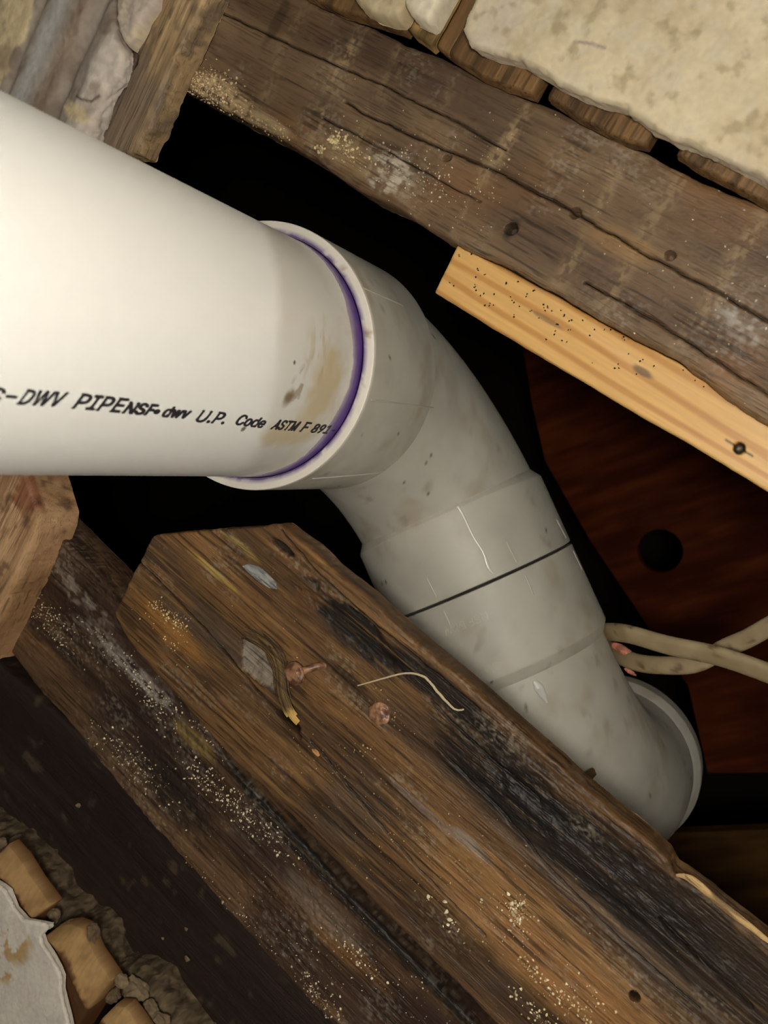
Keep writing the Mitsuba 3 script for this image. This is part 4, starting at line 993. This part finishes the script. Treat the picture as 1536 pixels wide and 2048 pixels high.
def cyl_hit(px, py, origin, axis, r):
    a, u, w = frame_of(axis)
    d = M @ np.array([(px - 768) / FOCAL, (1024 - py) / FOCAL, -1.0]); o = CAM - origin
    dp, op = d - a * (d @ a), o - a * (o @ a)
    A_, B_, C_ = dp @ dp, 2 * dp @ op, op @ op - r * r
    k = (-B_ - math.sqrt(max(B_ * B_ - 4 * A_ * C_, 0))) / (2 * A_)
    q = o + d * k
    return q @ a, math.atan2(q @ w, q @ u)
def rib(p, q, origin, axis, r, wid=.0005, hgt=.0006):
    """a fine raised line on a cylinder between two photographed points"""
    (s0, t0), (s1, t1) = cyl_hit(*p, origin, axis, r), cyl_hit(*q, origin, axis, r)
    n = 14
    s, t = np.linspace(s0, s1, n), np.linspace(t0, t1, n)
    a, u, w = frame_of(axis)
    pts = origin + s[:, None] * a + (r) * (np.cos(t)[:, None] * u + np.sin(t)[:, None] * w)
    return sweep(pts, wid, 8, True)
k = 0
for p, q in (((726, 576), (806, 611)), ((742, 800), (866, 816)), ((624, 957), (764, 945))):
    add('pipe_elbow__rib' + (f'_{k:03d}' if k else ''), rib(p, q, C1, DOWN, RH, .0005), 'plastic', True, GREY); k += 1
for p, q in (((853, 1156), (873, 1194)), ((1012, 1083), (1034, 1125)), ((1113, 1040), (1132, 1076))):
    add(f'pipe_elbow__rib_{k:03d}', rib(p, q, C2, A2, RH, .0005), 'plastic', True, GREY); k += 1
k = 0
for p, q in (((887, 1222), (904, 1258)), ((1050, 1150), (1067, 1190)), ((1146, 1102), (1164, 1140))):
    add('pipe_elbow_001__rib' + (f'_{k:03d}' if k else ''), rib(p, q, C2, A2, RH, .0005), 'plastic', True, GREY); k += 1
def smear(pts, origin, axis, r, wid, thick=.0005):
    """a thin flat smear on a cylinder, through photographed points"""
    st = np.array([cyl_hit(x, y, origin, axis, r) for x, y in pts]); a, u, w = frame_of(axis)
    p = origin + st[:, :1] * a + r * (np.cos(st[:, 1:]) * u + np.sin(st[:, 1:]) * w)
    p = smooth_line(p, 50)
    t = np.linspace(0, 2 * np.pi, 14, endpoint=False); ww = np.interp(np.linspace(0, 1, 50), np.linspace(0, 1, len(wid)), wid)
    q = p - origin; q = q - (q @ a)[:, None] * a
    return sweep(p + q / np.linalg.norm(q, axis=1, keepdims=True) * .0002, ww, shape=np.column_stack([np.cos(t), .30 * np.sin(t)]), closed_ends=True, ref=q[0])
bsdf('cement', .22, .5)
add('pipe_elbow__cement_highlight', smear([(915, 1012), (928, 1034), (952, 1082), (968, 1108), (975, 1130), (988, 1148)], C2, A2, RH, [.0010, .0007, .0006, .0006, .0011, .0008]), 'cement', True, lin(216, 214, 204))  # pale cement run that also paints the lamp's highlight line on the hub
lab('pipe_elbow__cement_highlight', 'dried run of clear cement with the lamp highlight painted in')
add('pipe_elbow__cement_highlight_001', smear([(852, 988), (862, 974), (874, 970), (868, 984), (880, 994)], C2, A2, BODY + .0018, [.0012, .0024, .0016, .0014, .0008]), 'cement', True, lin(214, 212, 202))  # cement smear, its glossy reflection put into the pale colour
lab('pipe_elbow__cement_highlight_001', 'dried smear of clear cement with its gloss painted pale')
add('pipe_elbow_001__cement_highlight', smear([(1068, 1362), (1078, 1376), (1088, 1394), (1094, 1406)], C2, A2, BODY, [.0014, .0030, .0020, .0006]), 'cement', True, lin(214, 213, 206))  # cement smear doubling as a painted highlight streak
lab('pipe_elbow_001__cement_highlight', 'dried smear of clear cement with its gloss painted pale')
add('pipe_elbow_001__dirt_smear', smear([(1164, 1572), (1172, 1560), (1180, 1550), (1190, 1543)], C2, A2, BODY + .0004, [.0016, .0034, .0026, .0020]), 'dry_matter', True, lin(92, 72, 46))
lab('pipe_elbow_001__dirt_smear', 'brown smear of dirt')
add('twig', smear([(1016, 1442), (1024, 1440), (1034, 1437)], C2, A2, BODY + .0006, [.0004, .0005, .0003]), 'dry_matter', True, lin(40, 32, 24))
lab('twig', 'tiny dark twig lying on the lower elbow, next to the edge of the nailed timber', 'twig')
def emboss(text, p0, p1, h_, origin, axis, r):
    """raised letters on a hub; they stand on their heads: from p0 leftwards to p1"""
    (s0, t0), (s1, t1) = cyl_hit(*p0, origin, axis, r), cyl_hit(*p1, origin, axis, r)
    m = meshkit.text_mesh(text, 1.0, .1)
    v = np.array(m.vertices); fx = (v[:, 0] - v[:, 0].min()) / np.ptp(v[:, 0])
    a, u, w = frame_of(axis)
    t = t0 + (t1 - t0) * fx; s = s0 + (s1 - s0) * fx + v[:, 1] * h_
    rr = r - .0001 + v[:, 2] / .1 * .0007
    return trimesh.Trimesh(origin + s[:, None] * a + rr[:, None] * (np.cos(t)[:, None] * u + np.sin(t)[:, None] * w), m.faces, process=False)
em = [emboss('NSF DWV', (972, 1222), (884, 1256), .0050, C2, A2, RH), emboss('Charlotte', (1002, 1318), (880, 1366), .0062, C2, A2, RH)]
add('pipe_elbow_001__lettering', trimesh.util.concatenate(em), 'plastic', False, GREY)
lab('pipe_elbow_001__lettering', 'raised letters upside down on the socket')

# ------------------------------------------------------------------ boards deep behind, cables
def flat_board(key, px_poly, dz, thick, hole=None, mat='deep_wood'):
    pg = Polygon(ats(px_poly, dz))
    if hole: pg = pg.difference(Point(at(hole[0], hole[1], dz)[:2]).buffer(hole[2], 48))
    m = trimesh.creation.extrude_polygon(pg, thick, engine='earcut')
    m.apply_translation([0, 0, Z0 + dz - thick])
    scene[key] = mikit.ply(m, mat)
def deep_fn(dark, light):
    a_, b_ = [float(x) for x in lin(*dark)], [float(x) for x in lin(*light)]
    def f(p, n, uv):
        t = mikit.fbm(p.x * 9 + p.y * 6, p.y * 40 - p.x * 52, p.z * 20, 4)
        k = mikit.fbm(p.x * 30, p.y * 30, p.z * 30, 3)
        return mikit.mix(a_, b_, mikit.smoothstep(.3, .75, t)) * (.6 + .8 * k)
    return f
scene['deep_wood'] = {'type': 'twosided', 'inner': {'type': 'principled', 'base_color': mikit.proc(deep_fn((88, 36, 18), (132, 62, 28))), 'roughness': .8, 'specular': .12}}
scene['brown_wood'] = {'type': 'twosided', 'inner': {'type': 'principled', 'base_color': mikit.proc(deep_fn((92, 56, 24), (140, 98, 46))), 'roughness': .6, 'specular': .3}}
scene['cavity'] = {'type': 'twosided', 'inner': {'type': 'diffuse', 'reflectance': {'type': 'rgb', 'value': [.150, .120, .090]}}}
HD = -.78
flat_board('back_board', [(1030, 560), (1047, 700), (1064, 807), (1091, 923), (1180, 1080), (1377, 1373), (1416, 1546), (2000, 1540), (2000, 560)], HD, .02, (1320, 1102, .0272))
lab('back_board', 'dark red brown board with a round bored hole, deep behind the fitting', 'board')
flat_board('back_board_001', [(1180, 1700), (1300, 1668), (1536, 1659), (2000, 1650), (2000, 2300), (1180, 2300)], HD, .02, mat='brown_wood')
lab('back_board_001', 'dark brown board at the lower right, below the black gap', 'board')

bsdf('cable_sheath', .55, .4)
def cable_color(seed):
    def f(v):
        c = lerp(lin(168, 148, 112), lin(190, 170, 134), sstep(.3, .7, fb(v * 60, 4, seed)))
        return lerp(c, lin(96, 70, 48), .7 * sstep(.64, .74, fb(v * 180, 4, seed + 1)))
    return f
tt = np.linspace(0, 2 * np.pi, 28, endpoint=False)
oval = np.column_stack([np.sign(np.cos(tt)) * np.abs(np.cos(tt)) ** .7, .52 * np.sin(tt)])
def cable(key, pts, r, label, seed):
    p = smooth_line([at(x, y, dz) for x, y, dz in pts], 120)
    add(key, sweep(p, r, shape=oval, closed_ends=True, ref=[0, 0, 1.0]), 'cable_sheath', True, cable_color(seed))
    lab(key, label, 'cable', 'beige cables by the lower elbow')
cable('electrical_cable', [(1120, 1285, -.285), (1170, 1268, -.275), (1213, 1264, -.235), (1265, 1270, -.208), (1335, 1290, -.196), (1436, 1312, -.186), (1536, 1346, -.182), (1680, 1400, -.185), (1900, 1480, -.20)], .0062, 'beige flat cable crossing in front, running down to the right edge', 401)
cable('electrical_cable_001', [(1110, 1240, -.305), (1180, 1275, -.290), (1226, 1304, -.258), (1279, 1326, -.238), (1335, 1331, -.228), (1400, 1324, -.224), (1443, 1300, -.222), (1495, 1277, -.216), (1536, 1254, -.212), (1680, 1200, -.21), (1900, 1130, -.22)], .0056, 'beige cable passing behind the other and rising to the right edge', 402)
bsdf('pink_scrap', .5, .4)
for k, (px, py, a, text) in enumerate([(1244, 1299, .0078, 'pinkish scrap showing between the two beige cables'), (1260, 1343, .0042, 'tiny dull pink scrap just below the lower beige cable')]):
    m = lump([0, 0, 0], [a, a * .33, a * .3], 90 + k, 1.0, 3, .5)
    m.apply_transform(trimesh.transformations.rotation_matrix(math.radians(8), [0, 0, 1])); m.apply_translation(at(px, py, -.245))
    add('scrap' + (f'_{k:03d}' if k else ''), m, 'pink_scrap', False, lambda v: lerp(lin(236, 150, 128), lin(190, 120, 100), sstep(.4, .6, fb(v * 300, 3, 9))))
    lab('scrap' + (f'_{k:03d}' if k else ''), text, 'scrap')

# ------------------------------------------------------------------ the cavity round it all, and unseen blockers added to shape the bulb's shadow
def box(key, lo, hi, mat):
    m = trimesh.creation.box(bounds=[lo, hi]); scene[key] = mikit.ply(m, mat); lab(key, kind='structure')
box('floor', [-4.4, -4.4, -.02], [4.4, 4.4, 0], 'cavity')
box('wall_left', [-4.42, -4.4, 0], [-4.4, 4.4, Z0 - .014], 'cavity')
box('wall_right', [4.4, -4.4, 0], [4.42, 4.4, Z0 - .014], 'cavity')
box('wall_near', [-4.42, -4.42, 0], [4.42, -4.4, Z0 - .014], 'cavity')
box('wall_far', [-4.42, 4.4, 0], [4.42, 4.42, Z0 - .014], 'cavity')
# the plastered face of the room round the opening
opening = Polygon([(-.52, .10), (-.47, -.25), (-.27, -.47), (-.08, -.47), (.20, -.30), (.20, .10)])
face = shapely.box(-4.42, -4.42, 4.42, 4.42).difference(shapely.union_all([opening.buffer(.012)] + [Polygon(q).buffer(.002) for q in SLABS]))
face = [g for g in getattr(face, 'geoms', [face]) if g.area > .002]
m = trimesh.util.concatenate([trimesh.creation.extrude_polygon(g, .012, engine='earcut') for g in face]); m.apply_translation([0, 0, Z0 - .0125])
scene['trim_2'] = mikit.ply(m, 'paint'); lab('trim_2', kind='structure')
scene['paint'] = {'type': 'twosided', 'inner': {'type': 'diffuse', 'reflectance': {'type': 'rgb', 'value': [.45, .42, .37]}}}
dirn = np.array([.857, .515, 0]); side = np.array([-.515, .857, 0])
m = trimesh.creation.box(extents=[.03, 3.0, .405])  # unseen slab added to cut the bulb's light off the lower pipe
R4 = np.eye(4); R4[:3, 0], R4[:3, 1] = dirn, side
m.apply_transform(R4); m.apply_translation(np.array([-.22, -.076, 0]) + dirn * .465 + [0, 0, Z0 + .2025])
scene['bulb_blocker_low'] = mikit.ply(m, 'paint'); lab('bulb_blocker_low', kind='structure')
m = trimesh.creation.box(extents=[.05, 1.5, .85]); m.apply_transform(R4); m.apply_translation(np.array([-.22, -.076, 0]) + dirn * .465 - side * (.085 + .75) + [0, 0, Z0 + .425])  # taller unseen slab, added to keep bulb light off the lower left timbers
scene['bulb_blocker_tall'] = mikit.ply(m, 'paint'); lab('bulb_blocker_tall', kind='structure')
# bar added above the low blocker to throw a shadow band on the pipe
R5 = R4.copy(); p0_, p1_ = [np.array([-.22, -.076, 0]) + dirn * .465 + side * q_ + [0, 0, Z0 + .425] for q_ in (-.085, 1.4)]
scene['shade_bar_1'] = mikit.ply(sweep(np.linspace(p0_, p1_, 12), .0055, 24, True), 'paint', smooth=True); lab('shade_bar_1', kind='structure')
lab('work_light', 'round work light held right behind the camera', 'lamp')
lab('ceiling_bulb', 'round ceiling bulb of the room, outside the picture', 'lamp')
